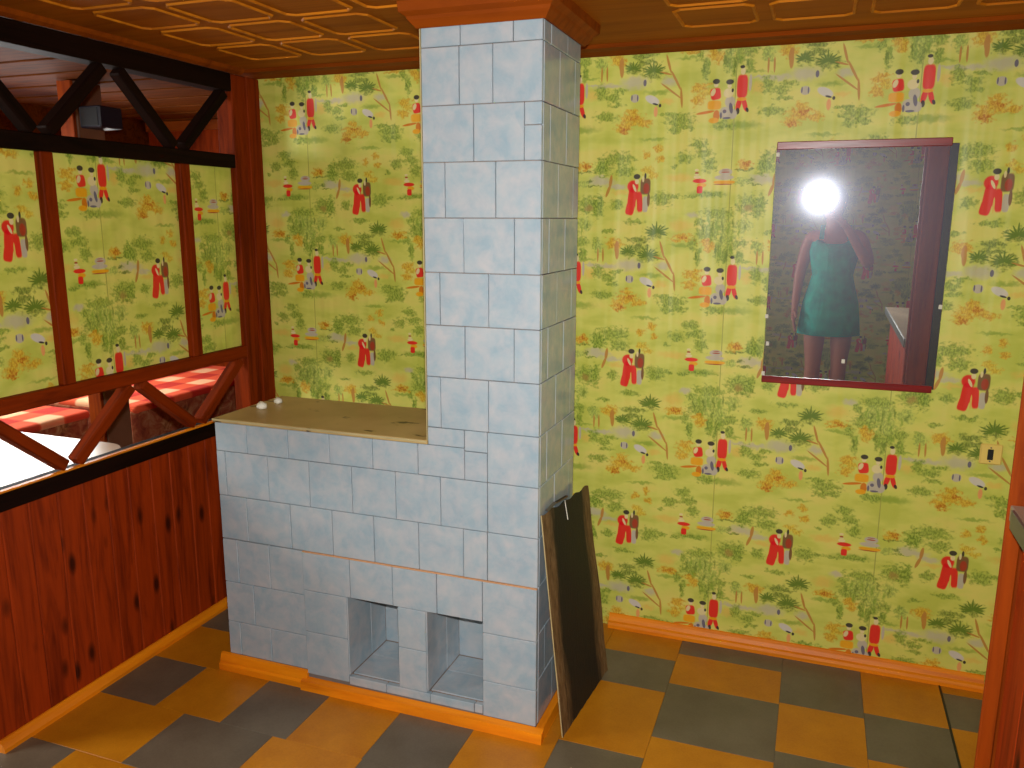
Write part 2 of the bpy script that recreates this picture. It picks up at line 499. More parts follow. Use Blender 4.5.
def wood(name, rgb, dark, axis='Z', rough=0.35, knots=0.0, grain=1.0, spec=0.5):
    t = NT(name)
    k = {'X': (1.2, 14, 14), 'Y': (14, 1.2, 14), 'Z': (14, 14, 1.2)}[axis]
    v = t.coords(tuple(q * grain for q in k))
    f = t.noise(v, 1.6, 5, 0.6, 1.2)
    f2 = t.noise(v, 6.0, 3, 0.6)
    c = t.ramp(f, [(0.30, lin(dark)), (0.52, lin(rgb)), (0.75, lin(tuple(min(255, q * 1.12) for q in rgb)))])
    c = t.mix(0.22, c, t.ramp(f2, [(0.35, lin(dark)), (0.6, lin(rgb))]))
    if knots:
        kv = {'X': (2.4, 7.5, 7.5), 'Y': (7.5, 2.4, 7.5), 'Z': (0.01, 12.0, 5.0)}[axis]
        vo = t.n('ShaderNodeTexVoronoi')
        vo.inputs['Scale'].default_value = 1.0
        t.l(t.coords(kv), vo.inputs['Vector'])
        mr = t.n('ShaderNodeMapRange')
        mr.inputs[1].default_value, mr.inputs[2].default_value = 0.22, 0.08
        mr.inputs[3].default_value, mr.inputs[4].default_value = 0.0, knots
        t.l(vo.outputs['Distance'], mr.inputs[0])
        c = t.mix(mr.outputs[0], c, lin(tuple(q * 0.30 for q in dark)))
    t.color(c)
    t.set(Roughness=rough)
    t.bsdf.inputs['Specular IOR Level'].default_value = spec
    t.bump(f2, 0.12, 0.002)
    return t.m


WCOL = dict(lav=(192, 182, 162), lavl=(210, 204, 192), peach=(228, 192, 88), seam=(168, 168, 76), green=(132, 162, 50), dgreen=(104, 130, 40),
            lgreen=(178, 198, 88), brown=(172, 136, 66), orange=(238, 168, 20), amber=(238, 190, 40), rust=(214, 118, 10),
            trunk=(192, 136, 58), red=(230, 8, 28), dark=(48, 40, 44), cream=(230, 214, 156), grey=(104, 98, 116),
            brownk=(122, 82, 50), redbr=(172, 64, 36), peachk=(232, 160, 96))
UREP, VREP = 0.5325, 0.5945


def make_wallpaper(cells=(2, 3)):
    """One repeat is split into cells; each cell draws only the motifs that reach it."""
    t = NT('wallpaper_print')
    t.t.nodes.remove(t.bsdf)
    uv = t.n('ShaderNodeUVMap')
    uv.uv_map = 'UVMap'
    p = uv.outputs[0]
    mb = t.n('ShaderNodeMapping')
    mb.inputs['Scale'].default_value = (1.0, 2.2, 1)
    t.l(p, mb.inputs[0])
    base = t.ramp(t.noise(mb.outputs[0], 6.0, 3), [(0.36, lin((196, 202, 84))), (0.5, lin((213, 214, 100))), (0.66, lin((224, 214, 108)))])
    # the edge of every motif wavers a little; leaves are blotchy
    w1, w2 = t.noise(p, 48.0, 2), t.noise(p, 57.0, 2)
    cb = t.n('ShaderNodeCombineXYZ')
    t.l(w1, cb.inputs[0])
    t.l(w2, cb.inputs[1])
    cb.inputs[2].default_value = 0.5
    pw = t.n('ShaderNodeVectorMath', operation='MULTIPLY_ADD')
    t.l(cb.outputs[0], pw.inputs[0])
    pw.inputs[1].default_value = (0.026, 0.026, 0.0)
    t.l(p, pw.inputs[2])
    pws = t.n('ShaderNodeVectorMath', operation='SUBTRACT')
    t.l(pw.outputs[0], pws.inputs[0])
    pws.inputs[1].default_value = (0.013, 0.013, 0.0)
    ms = t.n('ShaderNodeMapping')
    ms.inputs['Scale'].default_value = (1.0, 1.4, 1)
    ms.inputs['Rotation'].default_value = (0, 0, 0.5)
    t.l(p, ms.inputs[0])
    bl = t.noise(ms.outputs[0], 72.0, 1.5, 0.5)
    blm = t.n('ShaderNodeMath', operation='MULTIPLY_ADD')
    t.l(bl, blm.inputs[0])
    blm.inputs[1].default_value = 1.9
    blm.inputs[2].default_value = -1.06
    lm = t.n('ShaderNodeMapping')
    lm.inputs['Scale'].default_value = (1.6, 0.9, 1)
    t.l(p, lm.inputs[0])
    leaf = t.n('ShaderNodeMapRange')
    leaf.interpolation_type = 'SMOOTHSTEP'
    leaf.clamp = False
    leaf.inputs[1].default_value, leaf.inputs[2].default_value = 0.38, 0.64
    t.l(t.noise(lm.outputs[0], 120.0, 2, 0.6), leaf.inputs[0])
    # bubbles and loose strips of the paper
    mv = t.n('ShaderNodeMapping')
    mv.inputs['Scale'].default_value = (9.0, 0.7, 1)
    t.l(p, mv.inputs[0])
    bump = t.n('ShaderNodeBump')
    bump.inputs['Strength'].default_value = 0.7
    bump.inputs['Distance'].default_value = 0.014
    t.l(t.noise(mv.outputs[0], 1.4, 2), bump.inputs['Height'])
    w0 = t.n('ShaderNodeVectorMath', operation='WRAP')
    t.l(p, w0.inputs[0])
    w0.inputs[1].default_value = (UREP, VREP, 1)
    w0.inputs[2].default_value = (0, 0, -1)
    sep = t.n('ShaderNodeSeparateXYZ')
    t.l(w0.outputs[0], sep.inputs[0])

    def cell(ci, cj):
        """A node group that draws the motifs of one cell over the base colour."""
        u0, u1 = UREP * ci / cells[0], UREP * (ci + 1) / cells[0]
        v0, v1 = VREP * cj / cells[1], VREP * (cj + 1) / cells[1]
        gt = bpy.data.node_groups.new('print_cell', 'ShaderNodeTree')
        for nm, typ in (('paper', 'NodeSocketVector'), ('wavy', 'NodeSocketVector'), ('blotch', 'NodeSocketFloat'), ('base', 'NodeSocketColor'), ('leaf', 'NodeSocketFloat')):
            gt.interface.new_socket(nm, in_out='INPUT', socket_type=typ)
        gt.interface.new_socket('print', in_out='OUTPUT', socket_type='NodeSocketColor')
        gi = gt.nodes.new('NodeGroupInput')
        L = gt.links.new

        def N(typ, **kw):
            x = gt.nodes.new(typ)
            for k_, v_ in kw.items(): setattr(x, k_, v_)
            return x
        cur, src_s, src_w = gi.outputs[3], gi.outputs[0], gi.outputs[1]
        runs = []
        for el in MOTIF:
            kind, cname, cu, cv, rx, ry, rot = el
            r_ = max(rx, ry) * {'w': 1.4, 'f': 1.7, 's': 1.15, 'b': 1.5}[kind] + (0.0 if kind in 'sb' else 0.013)
            du = max(abs((cu - (u0 + u1) / 2 + UREP / 2) % UREP - UREP / 2) - (u1 - u0) / 2, 0)
            dv = max(abs((cv - (v0 + v1) / 2 + VREP / 2) % VREP - VREP / 2) - (v1 - v0) / 2, 0)
            if du > r_ or dv > r_: continue
            if runs and runs[-1][0][:2] == el[:2] and len(runs[-1]) < 10: runs[-1].append(el)
            else: runs.append([el])
        k = 0
        for run in runs:
            if k > 12:
                # drawn in batches: later motifs wait for the earlier ones (keeps the shader's memory small)
                k, nxt = 0, []
                for q in (gi.outputs[0], gi.outputs[1]):
                    ck = N('ShaderNodeVectorMath', operation='MULTIPLY_ADD')
                    L(cur, ck.inputs[0])
                    ck.inputs[1].default_value = (1e-9, 1e-9, 1e-9)
                    L(q, ck.inputs[2])
                    nxt.append(ck.outputs[0])
                src_s, src_w = nxt
            near = None
            for kind, cname, cu, cv, rx, ry, rot in run:
                k += 1
                w = N('ShaderNodeVectorMath', operation='WRAP')
                L(src_s if kind in 'sb' else src_w, w.inputs[0])
                w.inputs[1].default_value = (cu + UREP / 2, cv + VREP / 2, 1)
                w.inputs[2].default_value = (cu - UREP / 2, cv - VREP / 2, -1)
                m = N('ShaderNodeMapping', vector_type='TEXTURE')
                m.inputs['Location'].default_value = (cu, cv, 0)
                m.inputs['Rotation'].default_value = (0, 0, math.radians(rot))
                m.inputs['Scale'].default_value = (rx, ry, 1)
                L(w.outputs[0], m.inputs[0])
                vec = m.outputs[0]
                if kind == 'b':        # squarish shape: square the coordinates first
                    sq = N('ShaderNodeVectorMath', operation='MULTIPLY')
                    L(vec, sq.inputs[0])
                    L(vec, sq.inputs[1])
                    vec = sq.outputs[0]
                d = N('ShaderNodeVectorMath', operation='LENGTH')
                L(vec, d.inputs[0])
                if near is None: near = d.outputs['Value']
                else:
                    mi = N('ShaderNodeMath', operation='MINIMUM')
                    L(near, mi.inputs[0])
                    L(d.outputs['Value'], mi.inputs[1])
                    near = mi.outputs[0]
            if kind == 'f':
                ad = N('ShaderNodeMath', operation='ADD')
                L(near, ad.inputs[0])
                L(gi.outputs[2], ad.inputs[1])
                near = ad.outputs[0]
            r = N('ShaderNodeMapRange')
            r.interpolation_type = 'SMOOTHSTEP'
            r.clamp = False
            hi, lo, st = {'w': (1.35, 0.3, 0.70), 'f': (1.12, 0.40, 0.84), 's': (1.12, 0.84, 0.95), 'b': (1.2, 0.75, 0.95)}[kind]
            r.inputs[1].default_value, r.inputs[2].default_value = hi, lo
            r.inputs[3].default_value, r.inputs[4].default_value = 0.0, st
            L(near, r.inputs[0])
            mx = N('ShaderNodeMix', data_type='RGBA')
            L(r.outputs[0], mx.inputs['Factor'])
            L(cur, mx.inputs[6])
            if kind == 'f':        # leaves: darker and paler strokes of the same colour
                lf = N('ShaderNodeMix', data_type='RGBA')
                L(gi.outputs[4], lf.inputs['Factor'])
                cc = WCOL[cname]
                lf.inputs[6].default_value = lin(tuple(q * 0.84 for q in cc))
                lf.inputs[7].default_value = lin(tuple(q * 0.55 + b_ * 0.45 for q, b_ in zip(cc, (214, 218, 100))))
                L(lf.outputs[2], mx.inputs[7])
            else:
                mx.inputs[7].default_value = lin(WCOL[cname])
            cur = mx.outputs[2]
        go = gt.nodes.new('NodeGroupOutput')
        L(cur, go.inputs[0])
        gn = t.n('ShaderNodeGroup')
        gn.node_tree = gt
        t.l(p, gn.inputs[0])
        t.l(pws.outputs[0], gn.inputs[1])
        t.l(blm.outputs[0], gn.inputs[2])
        t.l(base, gn.inputs[3])
        t.l(leaf.outputs[0], gn.inputs[4])
        bs = t.n('ShaderNodeBsdfPrincipled')
        bs.inputs['Roughness'].default_value = 0.42
        bs.inputs['Specular IOR Level'].default_value = 0.35
        t.l(gn.outputs[0], bs.inputs['Base Color'])
        t.l(bump.outputs[0], bs.inputs['Normal'])
        return bs.outputs[0]

    def choose(sock, limit, a, b):
        g_ = t.n('ShaderNodeMath', operation='GREATER_THAN')
        t.l(sock, g_.inputs[0])
        g_.inputs[1].default_value = limit
        x = t.n('ShaderNodeMixShader')
        t.l(g_.outputs[0], x.inputs[0])
        t.l(a, x.inputs[1])
        t.l(b, x.inputs[2])
        return x.outputs[0]

    acc = None
    for cj in range(cells[1]):
        rw = cell(0, cj)
        for ci in range(1, cells[0]):
            rw = choose(sep.outputs[0], UREP * ci / cells[0], rw, cell(ci, cj))
        acc = rw if acc is None else choose(sep.outputs[1], VREP * cj / cells[1], acc, rw)
    t.l(acc, t.out.inputs[0])
    return t.m


def make_tile():
    t = NT('blue_glazed_tile')
    v = t.coords()
    f = t.noise(v, 17.0, 4, 0.6, 0.4)
    f2 = t.noise(v, 26.0, 3)
    c = t.ramp(f, [(0.32, lin((143, 167, 180))), (0.5, lin((163, 178, 186))), (0.68, lin((180, 186, 189)))])
    c = t.mix(0.35, c, t.ramp(f2, [(0.4, lin((154, 173, 184))), (0.65, lin((187, 183, 186)))]))
    t.color(c)
    t.set(Roughness=0.13)
    t.bump(t.noise(v, 7.0, 2), 0.10, 0.004)
    return t.m


def make_lino(name, rgb, rgb2):
    t = NT(name)
    v = t.coords()
    f = t.noise(v, 6.0, 5, 0.65)
    f2 = t.noise(v, 160.0, 2)
    c = t.ramp(f, [(0.3, lin(rgb2)), (0.7, lin(rgb))])
    c = t.mix(0.2, c, t.ramp(f2, [(0.4, lin(rgb2)), (0.6, lin(rgb))]))
    t.color(c)
    t.set(Roughness=0.38)
    t.bump(f, 0.08, 0.004)
    return t.m


def make_plaid():
    t = NT('red_plaid_cloth')
    v = t.coords(rnd=False)
    sp = t.n('ShaderNodeSeparateXYZ')
    t.l(v, sp.inputs[0])
    acc = None
    for i, k in ((0, 26.0), (1, 20.0)):
        m = t.n('ShaderNodeMath', operation='MULTIPLY')
        t.l(sp.outputs[i], m.inputs[0])
        m.inputs[1].default_value = k
        s_ = t.n('ShaderNodeMath', operation='SINE')
        t.l(m.outputs[0], s_.inputs[0])
        g = t.n('ShaderNodeMapRange')
        g.inputs[1].default_value, g.inputs[2].default_value = -0.1, 0.3
        t.l(s_.outputs[0], g.inputs[0])
        if acc is None: acc = g.outputs[0]
        else:
            a = t.n('ShaderNodeMath', operation='ADD')
            t.l(acc, a.inputs[0])
            t.l(g.outputs[0], a.inputs[1])
            h = t.n('ShaderNodeMath', operation='MULTIPLY')
            t.l(a.outputs[0], h.inputs[0])
            h.inputs[1].default_value = 0.5
            acc = h.outputs[0]
    t.color(t.ramp(acc, [(0.0, lin((190, 34, 12))), (0.5, lin((228, 84, 44))), (0.95, lin((244, 186, 140)))]))
    t.set(Roughness=0.9)
    t.bump(t.noise(v, 9.0, 3), 0.4, 0.02)
    return t.m


def make_tapestry():
    t = NT('brown_patterned_upholstery')
    v = t.coords(rnd=False)
    f = t.noise(v, 14.0, 4, 0.6, 1.0)
    vo = t.n('ShaderNodeTexVoronoi')
    vo.inputs['Scale'].default_value = 9.0
    t.l(v, vo.inputs['Vector'])
    c = t.ramp(f, [(0.35, lin((92, 44, 20))), (0.5, lin((150, 88, 48))), (0.65, lin((186, 140, 96)))])
    c = t.mix(t.ramp(vo.outputs['Distance'], [(0.2, (0, 0, 0, 1)), (0.5, (0.5, 0.5, 0.5, 1))]), c, lin((140, 40, 22)))
    t.color(c)
    t.set(Roughness=0.95)
    t.bump(f, 0.4, 0.01)
    return t.m


def make_soot():
    t = NT('sooty_sheet_metal')
    tc = t.n('ShaderNodeTexCoord')
    sp = t.n('ShaderNodeSeparateXYZ')
    t.l(tc.outputs['Generated'], sp.inputs[0])
    mp = t.n('ShaderNodeMapping')
    mp.inputs['Scale'].default_value = (1, 7, 1.6)
    t.l(tc.outputs['Generated'], mp.inputs[0])
    n1 = t.noise(mp.outputs[0], 2.2, 4, 0.6)
    n2 = t.noise(mp.outputs[0], 7.0, 4, 0.7)
    # distance from a centre band, 0 in the middle and 1 at the long edges
    s1 = t.n('ShaderNodeMath', operation='SUBTRACT')
    t.l(sp.outputs[1], s1.inputs[0])
    s1.inputs[1].default_value = 0.50
    ab = t.n('ShaderNodeMath', operation='ABSOLUTE')
    t.l(s1.outputs[0], ab.inputs[0])
    ad = t.n('ShaderNodeMath', operation='MULTIPLY_ADD')
    t.l(n1, ad.inputs[0])
    ad.inputs[1].default_value = 0.22
    t.l(ab.outputs[0], ad.inputs[2])
    edge = t.ramp(n2, [(0.3, lin((60, 40, 24))), (0.5, lin((112, 84, 52))), (0.7, lin((140, 116, 84)))])
    mr = t.n('ShaderNodeMapRange')
    mr.inputs[1].default_value, mr.inputs[2].default_value = 0.40, 0.50
    t.l(ad.outputs[0], mr.inputs[0])
    t.color(t.mix(mr.outputs[0], lin((9, 8, 8)), edge))
    t.set(Roughness=0.7)
    t.bump(n2, 0.3, 0.004)
    return t.m


def make_mirror():
    t = NT('dusty_mirror_glass')
    g1 = t.n('ShaderNodeBsdfGlossy')
    g1.inputs['Color'].default_value = (0.88, 0.96, 0.96, 1)
    g1.inputs['Roughness'].default_value = 0.0
    g2 = t.n('ShaderNodeBsdfGlossy')
    g2.inputs['Color'].default_value = (0.7, 0.75, 0.9, 1)
    g2.inputs['Roughness'].default_value = 0.12
    g3 = t.n('ShaderNodeBsdfDiffuse')
    v = t.coords(rnd=False)
    f = t.noise(v, 9.0, 5, 0.7)
    t.l(t.ramp(f, [(0.4, lin((70, 78, 76))), (0.75, lin((120, 126, 124)))]), g3.inputs[0])
    g4 = t.n('ShaderNodeBsdfGlossy')
    g4.inputs['Color'].default_value = (0.75, 0.75, 0.95, 1)
    g4.inputs['Roughness'].default_value = 0.42
    m0 = t.n('ShaderNodeMixShader')
    m0.inputs[0].default_value = 0.78
    t.l(g2.outputs[0], m0.inputs[1])
    t.l(g4.outputs[0], m0.inputs[2])
    m1 = t.n('ShaderNodeMixShader')
    m1.inputs[0].default_value = 0.06
    t.l(g1.outputs[0], m1.inputs[1])
    t.l(m0.outputs[0], m1.inputs[2])
    m2 = t.n('ShaderNodeMixShader')
    fac = t.ramp(t.noise(v, 34.0, 3, 0.6), [(0.5, (0.03, 0.03, 0.03, 1)), (0.8, (0.12, 0.12, 0.12, 1))])
    t.l(fac, m2.inputs[0])
    t.l(m1.outputs[0], m2.inputs[1])
    t.l(g3.outputs[0], m2.inputs[2])
    t.l(m2.outputs[0], t.out.inputs[0])
    return t.m


def make_plate():
    t = NT('painted_stove_plate')
    v = t.coords(rnd=False)
    f = t.noise(v, 5.0, 4)
    c = t.ramp(f, [(0.3, lin((172, 144, 88))), (0.7, lin((200, 170, 112)))])
    mp = t.coords((5.0, 14.0, 1), rnd=False)
    st = t.noise(mp, 1.3, 4, 0.6)
    c = t.mix(t.ramp(st, [(0.62, (0, 0, 0, 1)), (0.66, (1, 1, 1, 1))]), c, lin((70, 48, 22)))
    t.color(c)
    t.set(Roughness=0.4)
    return t.m


def make_table():
    t = NT('white_laminate')
    v = t.coords(rnd=False)
    t.color(t.ramp(t.noise(v, 5.0, 5), [(0.3, lin((192, 160, 128))), (0.7, lin((212, 184, 156)))]))
    t.set(Roughness=0.25)
    return t.m


def make_dress():
    t = NT('teal_dress_cloth')
    v = t.coords(rnd=False)
    t.color(t.ramp(t.noise(v, 14.0, 4), [(0.3, lin((0, 150, 138))), (0.7, lin((20, 200, 176)))]))
    t.set(Roughness=0.8)
    t.bump(t.noise(t.coords((18, 18, 3), rnd=False), 1.0, 3), 0.4, 0.02)
    return t.m


M = {}
M['paper'] = make_wallpaper()
M['tile'] = make_tile()
M['ochre'] = make_lino('ochre_lino', (198, 130, 20), (172, 104, 10))
M['grey'] = make_lino('grey_lino', (112, 102, 84), (90, 80, 64))
M['plaid'] = make_plaid()
M['tapestry'] = make_tapestry()
M['soot'] = make_soot()
M['mirror'] = make_mirror()
M['plate'] = make_plate()
M['table'] = make_table()
M['dress'] = make_dress()
M['plaster'] = plain('white_plaster', (225, 222, 205), 0.8)
M['grout'] = plain('brown_grout', (138, 120, 108), 0.9)
M['mortar'] = plain('orange_mortar', (196, 146, 104), 0.9)
M['alcove'] = plain('shade_dark_green', (62, 62, 44), 0.7)  # dark green stands in for the unlit room beyond the casing
M['metal_edge'] = plain('pale_metal_edge', (205, 190, 140), 0.4, 0.3)
for ax in 'XYZ':
    M['red' + ax] = wood('red_brown_wood_' + ax, (130, 45, 5), (76, 22, 3), ax, 0.6, spec=0.06)
    M['dark' + ax] = wood('dark_stained_wood_' + ax, (28, 13, 7), (11, 6, 4), ax, 0.6, spec=0.05)  # near-black brown wood for the upper lattice and the sill beam
    M['orange' + ax] = wood('orange_varnished_wood_' + ax, (240, 140, 14), (206, 104, 8), ax, 0.4, grain=0.6, spec=0.3)
M['plank'] = wood('knotty_pine_plank', (158, 54, 8), (98, 27, 4), 'Z', 0.55, knots=0.85, spec=0.15)
M['ceil'] = wood('ceiling_panel_brown', (166, 90, 12), (138, 66, 7), 'X', 0.6, grain=0.5, spec=0.08)
M['ceil_rib'] = wood('ceiling_rib_ochre', (198, 118, 20), (166, 88, 10), 'X', 0.6, grain=0.5, spec=0.15)
M['ceil_trim'] = wood('ceiling_border_orange', (138, 62, 4), (110, 44, 3), 'X', 0.6, grain=0.5, spec=0.1)
M['board'] = wood('brown_ceiling_board', (98, 48, 6), (56, 24, 4), 'X', 0.7, spec=0.05)
M['casing'] = wood('casing_red_wood', (146, 60, 8), (108, 36, 5), 'Z', 0.5, spec=0.12)
M['frame_red'] = wood('dark_red_lacquer', (138, 22, 18), (88, 10, 10), 'X', 0.3)
M['cream_plastic'] = plain('cream_plastic', (236, 206, 110), 0.35, var=0.03)
M['black_plastic'] = plain('black_plastic', (22, 22, 24), 0.4)
M['navy'] = plain('dark_navy_plastic', (26, 26, 40), 0.5)
M['steel'] = plain('brushed_steel', (120, 114, 108), 0.4, 0.7)
M['laminate'] = plain('counter_laminate', (150, 132, 112), 0.25)
M['grey_brown'] = plain('grey_brown_post', (120, 78, 56), 0.6)
M['skin'] = plain('skin', (186, 118, 90), 0.5, var=0.06)
M['hair'] = plain('brown_hair', (58, 36, 22), 0.5)
M['white'] = plain('white_paint', (232, 230, 222), 0.5)
M['shoe'] = plain('sandal_leather', (80, 50, 34), 0.6)
g = NT('window_glass')
g.set(Roughness=0.02)
g.bsdf.inputs['Transmission Weight'].default_value = 1.0
g.bsdf.inputs['Alpha'].default_value = 0.25
g.color((0.95, 0.98, 1, 1))
M['glass'] = g.m
g = NT('flash_tube_cover')
g.color((0.95, 0.95, 1, 1))
g.bsdf.inputs['Emission Color'].default_value = (1, 0.98, 0.95, 1)
g.bsdf.inputs['Emission Strength'].default_value = 40.0
M['flash'] = g.m


def paper_wall(name, lo, hi, axis, off=(0, 0), parent=None, mat=None, sign=1):
    """A wall slab whose UVs are metres along AXIS ('X'/'Y') and up."""
    lo, hi = Vector(lo), Vector(hi)
    bm = bmesh.new()
    add_box(bm, lo - (lo + hi) / 2, hi - (lo + hi) / 2)
    uvl = bm.loops.layers.uv.new('UVMap')
    c = (lo + hi) / 2
    for f in bm.faces:
        for lp in f.loops:
            w = lp.vert.co + c
            lp[uvl].uv = (sign * (w.x if axis == 'X' else w.y) + off[0], w.z + off[1])
    return mesh_obj(name, bm, mat or M['paper'], parent, c)

# ---------------------------------------------------------------- room sizes (metres)
D, P, ZC = 2.8156, -2.098, 2.047          # back wall, partition face, ceiling
YS, YB = 2.065, 2.415                     # stove front and back
XL, XC, XR = -1.774, -1.018, -0.680       # stove left, chimney left, stove right
ZT = 0.873
Y0 = -1.6                                 # wall behind the camera
XE = 2.2                                  # far right wall
LX, LY1, LZ = -4.35, 4.62, 2.16           # next room: left wall, far wall, ceiling

# ---------------------------------------------------------------- the setting
floor = box('floor', (LX - 0.1, Y0 - 0.1, -0.12), (XE + 0.1, LY1 + 0.1, -0.004), M['grey'], None, 0)
tag(floor, kind='structure')
ceiling = box('ceiling', (P - 0.03, Y0 - 0.1, ZC), (XE + 0.1, D + 0.1, ZC + 0.1), M['ceil'], None, 0)
tag(ceiling, kind='structure')
wb = paper_wall('wall_back', (P - 0.02, D, 0), (0.66, D + 0.1, ZC), 'X')
tag(wb, kind='structure')
wr = paper_wall('wall_right', (0.64, 1.80, 0), (0.74, D, ZC), 'Y', (0.30, 0))
tag(wr, kind='structure')
wf = paper_wall('wall_front', (P - 0.02, Y0 - 0.1, 0), (XE, Y0, ZC), 'X', (0.1, 0))
tag(wf, kind='structure')
we = paper_wall('wall_east', (XE, Y0, 0), (XE + 0.1, 1.80, ZC), 'Y')
tag(we, kind='structure')
wl = paper_wall('wall_left', (P - 0.06, Y0, 0), (P, -0.55, ZC), 'Y')
tag(wl, kind='structure')
tag(box('wall_alcove', (0.468, 1.78, 0), (XE, 1.80, ZC), M['alcove'], None, 0), kind='structure')

# floor tiles: ochre and grey squares of lino, laid out of step
gap = 0.0005


def floor_tile(x0, x1, y0, y1, c):
    box('floor_tile', (x0 + gap, y0 + gap, -0.004), (x1 - gap, y1 - gap, 0.0), M['ochre' if c == 'o' else 'grey'], floor, 0.0003)


def strip_x(y0, y1, xs, first):
    c = first
    for a, b in zip(xs, xs[1:]):
        floor_tile(a, b, y0, y1, c)
        c = 'g' if c == 'o' else 'o'


def strip_y(x0, x1, ys, first):
    c = first
    for a, b in zip(ys, ys[1:]):
        floor_tile(x0, x1, a, b, c)
        c = 'g' if c == 'o' else 'o'


XS = -0.866
strip_x(1.285, 1.545, [P, -1.90, -1.58, -1.26, -1.00, XS], 'g')
strip_x(1.545, 1.796, [P, -1.734, -1.41, -1.108, XS], 'o')
strip_x(1.796, 2.035, [P, -1.851, -1.602, -1.366, -1.112, XS], 'g')
strip_x(2.035, 2.262, [P, -1.602, -1.366, -1.112, XS], 'o')
strip_x(2.262, 2.50, [P, -1.851, -1.602, -1.366, -1.112, XS], 'g')
strip_x(2.50, 2.815, [P, -1.851, -1.602, -1.366, -1.112, XS], 'o')
strip_y(XS, -0.615, [1.285, 1.545, 1.796, 2.430, 2.635, 2.815], 'o')
floor_tile(-0.615, -0.362, 2.815 - 0.18, 2.815, 'o')
strip_y(-0.615, -0.362, [1.285, 1.56, 1.83, 2.078, 2.430, 2.635], 'g')
strip_y(-0.362, -0.015, [1.285, 1.58, 1.885, 2.187, 2.491, 2.690, 2.815], 'o')
strip_y(-0.015, 0.234, [1.285, 1.47, 1.73, 1.99, 2.244, 2.502, 2.815], 'o')
strip_y(0.234, 0.472, [1.285, 1.52, 1.78, 2.04, 2.296, 2.534, 2.815], 'g')
strip_y(0.478, 0.64, [1.285, 1.54, 1.79, 2.04, 2.29, 2.543, 2.742, 2.815], 'o')
box('floor_seam', (0.4725, 1.285, -0.004), (0.4775, 2.80, 0.001), M['black_plastic'], floor, 0)


# coffered ceiling panels: octagonal raised rib around a flat field
def coffer_mesh():
    bm = bmesh.new()
    hx, hy, ch = 0.108, 0.110, 0.024
    prof = [(0.0, 0.0), (0.003, -0.005), (0.008, -0.005), (0.011, 0.0)]

    def ring(inset, z):
        x, y = hx - inset, hy - inset
        c = max(0.004, ch - inset * 0.586)
        return [bm.verts.new(v + (z,)) for v in ((x - c, y), (-x + c, y), (-x, y - c), (-x, -y + c), (-x + c, -y), (x - c, -y), (x, -y + c), (x, y - c))]
    rs = [ring(i, z) for i, z in prof]
    for a, b in zip(rs, rs[1:]):
        for i in range(8):
            bm.faces.new((a[i], a[(i + 1) % 8], b[(i + 1) % 8], b[i]))
    bmesh.ops.recalc_face_normals(bm, faces=bm.faces)
    me = bpy.data.meshes.new('ceiling_coffer')
    bm.to_mesh(me)
    bm.free()
    me.materials.append(M['ceil_rib'])
    return me


CM = coffer_mesh()
n = 0
for i in range(-3, 10):
    for j in range(0, 13):
        x, y = -1.307 + 0.25 * i, 2.45 - 0.25 * j
        if x < P + 0.12 or x > 1.2: continue
        if XC - 0.12 < x < XR + 0.14 and 2.0 < y < 2.5: continue
        o = bpy.data.objects.new('ceiling_coffer', CM)
        o.location = Vector((x, y, ZC)) - floor.location * 0 - ceiling.location
        link(o, ceiling)
        n += 1

# wide border strips on the ceiling and the skirting boards
tag(extrude_profile('trim_1', [(D, 2.028), (D - 0.012, 2.026), (D - 0.05, 2.034), (D - 0.098, 2.036), (D - 0.106, ZC), (D, ZC)], P - 0.02, 0.64, M['ceil_trim']), kind='structure')
tag(extrude_profile('trim_2', [(P, 2.028), (P + 0.010, 2.026), (P + 0.026, 2.034), (P + 0.032, ZC), (P, ZC)], Y0, D - 0.11, M['ceil_trim'], axis='Y'), kind='structure')
tag(extrude_profile('baseboard_back', [(D, 0.0), (D - 0.030, 0.0), (D - 0.030, 0.012), (D - 0.024, 0.020), (D - 0.016, 0.024), (D - 0.008, 0.036), (D - 0.005, 0.046), (D, 0.048)], XR + 0.04, 0.605, M['orangeX']), kind='structure')
tag(extrude_profile('baseboard_left', [(P, 0.0), (P + 0.026, 0.0), (P + 0.026, 0.012), (P + 0.016, 0.024), (P + 0.006, 0.032), (P, 0.032)], 1.46, D - 0.04, M['orangeY'], axis='Y'), kind='structure')
tag(extrude_profile('baseboard_right', [(0.64, 0.0), (0.61, 0.0), (0.61, 0.014), (0.622, 0.026), (0.634, 0.046), (0.64, 0.048)], 1.80, D - 0.03, M['orangeY'], axis='Y'), kind='structure')

# ---------------------------------------------------------------- tiled stove with chimney
stove = empty('tiled_stove', (-1.2, 2.24, 0))
tag(stove, 'pale blue tiled brick stove with tall chimney and two square niches', 'stove')
NZ0, NZ1, NY = 0.071, 0.338, 2.300
n1a, n1b, n2a, n2b = -1.308, -1.129, -1.033, -0.848
core = bmesh.new()
c_ = Vector((-1.2, 2.24, 0))
f0 = YS + 0.008
for lo, hi in [((XL, f0, 0), (n1a, YB, ZT - 0.012)), ((n1a, NY, 0), (n2b, YB, ZT - 0.012)), ((n1a, f0, 0), (n2b, NY, NZ0 - 0.004)),
               ((n1a, f0, NZ1), (n2b, NY, ZT - 0.012)), ((n1b, f0, NZ0 - 0.004), (n2a, NY, NZ1)), ((n2b, f0, 0), (XR - 0.008, YB, ZT - 0.012)),
               ((XC, f0, ZT - 0.012), (XR - 0.008, YB, 2.0))]:
    add_box(core, Vector(lo) - c_, Vector(hi) - c_)
mesh_obj('brick_core', core, M['grout'], stove, c_)
G = 0.0009


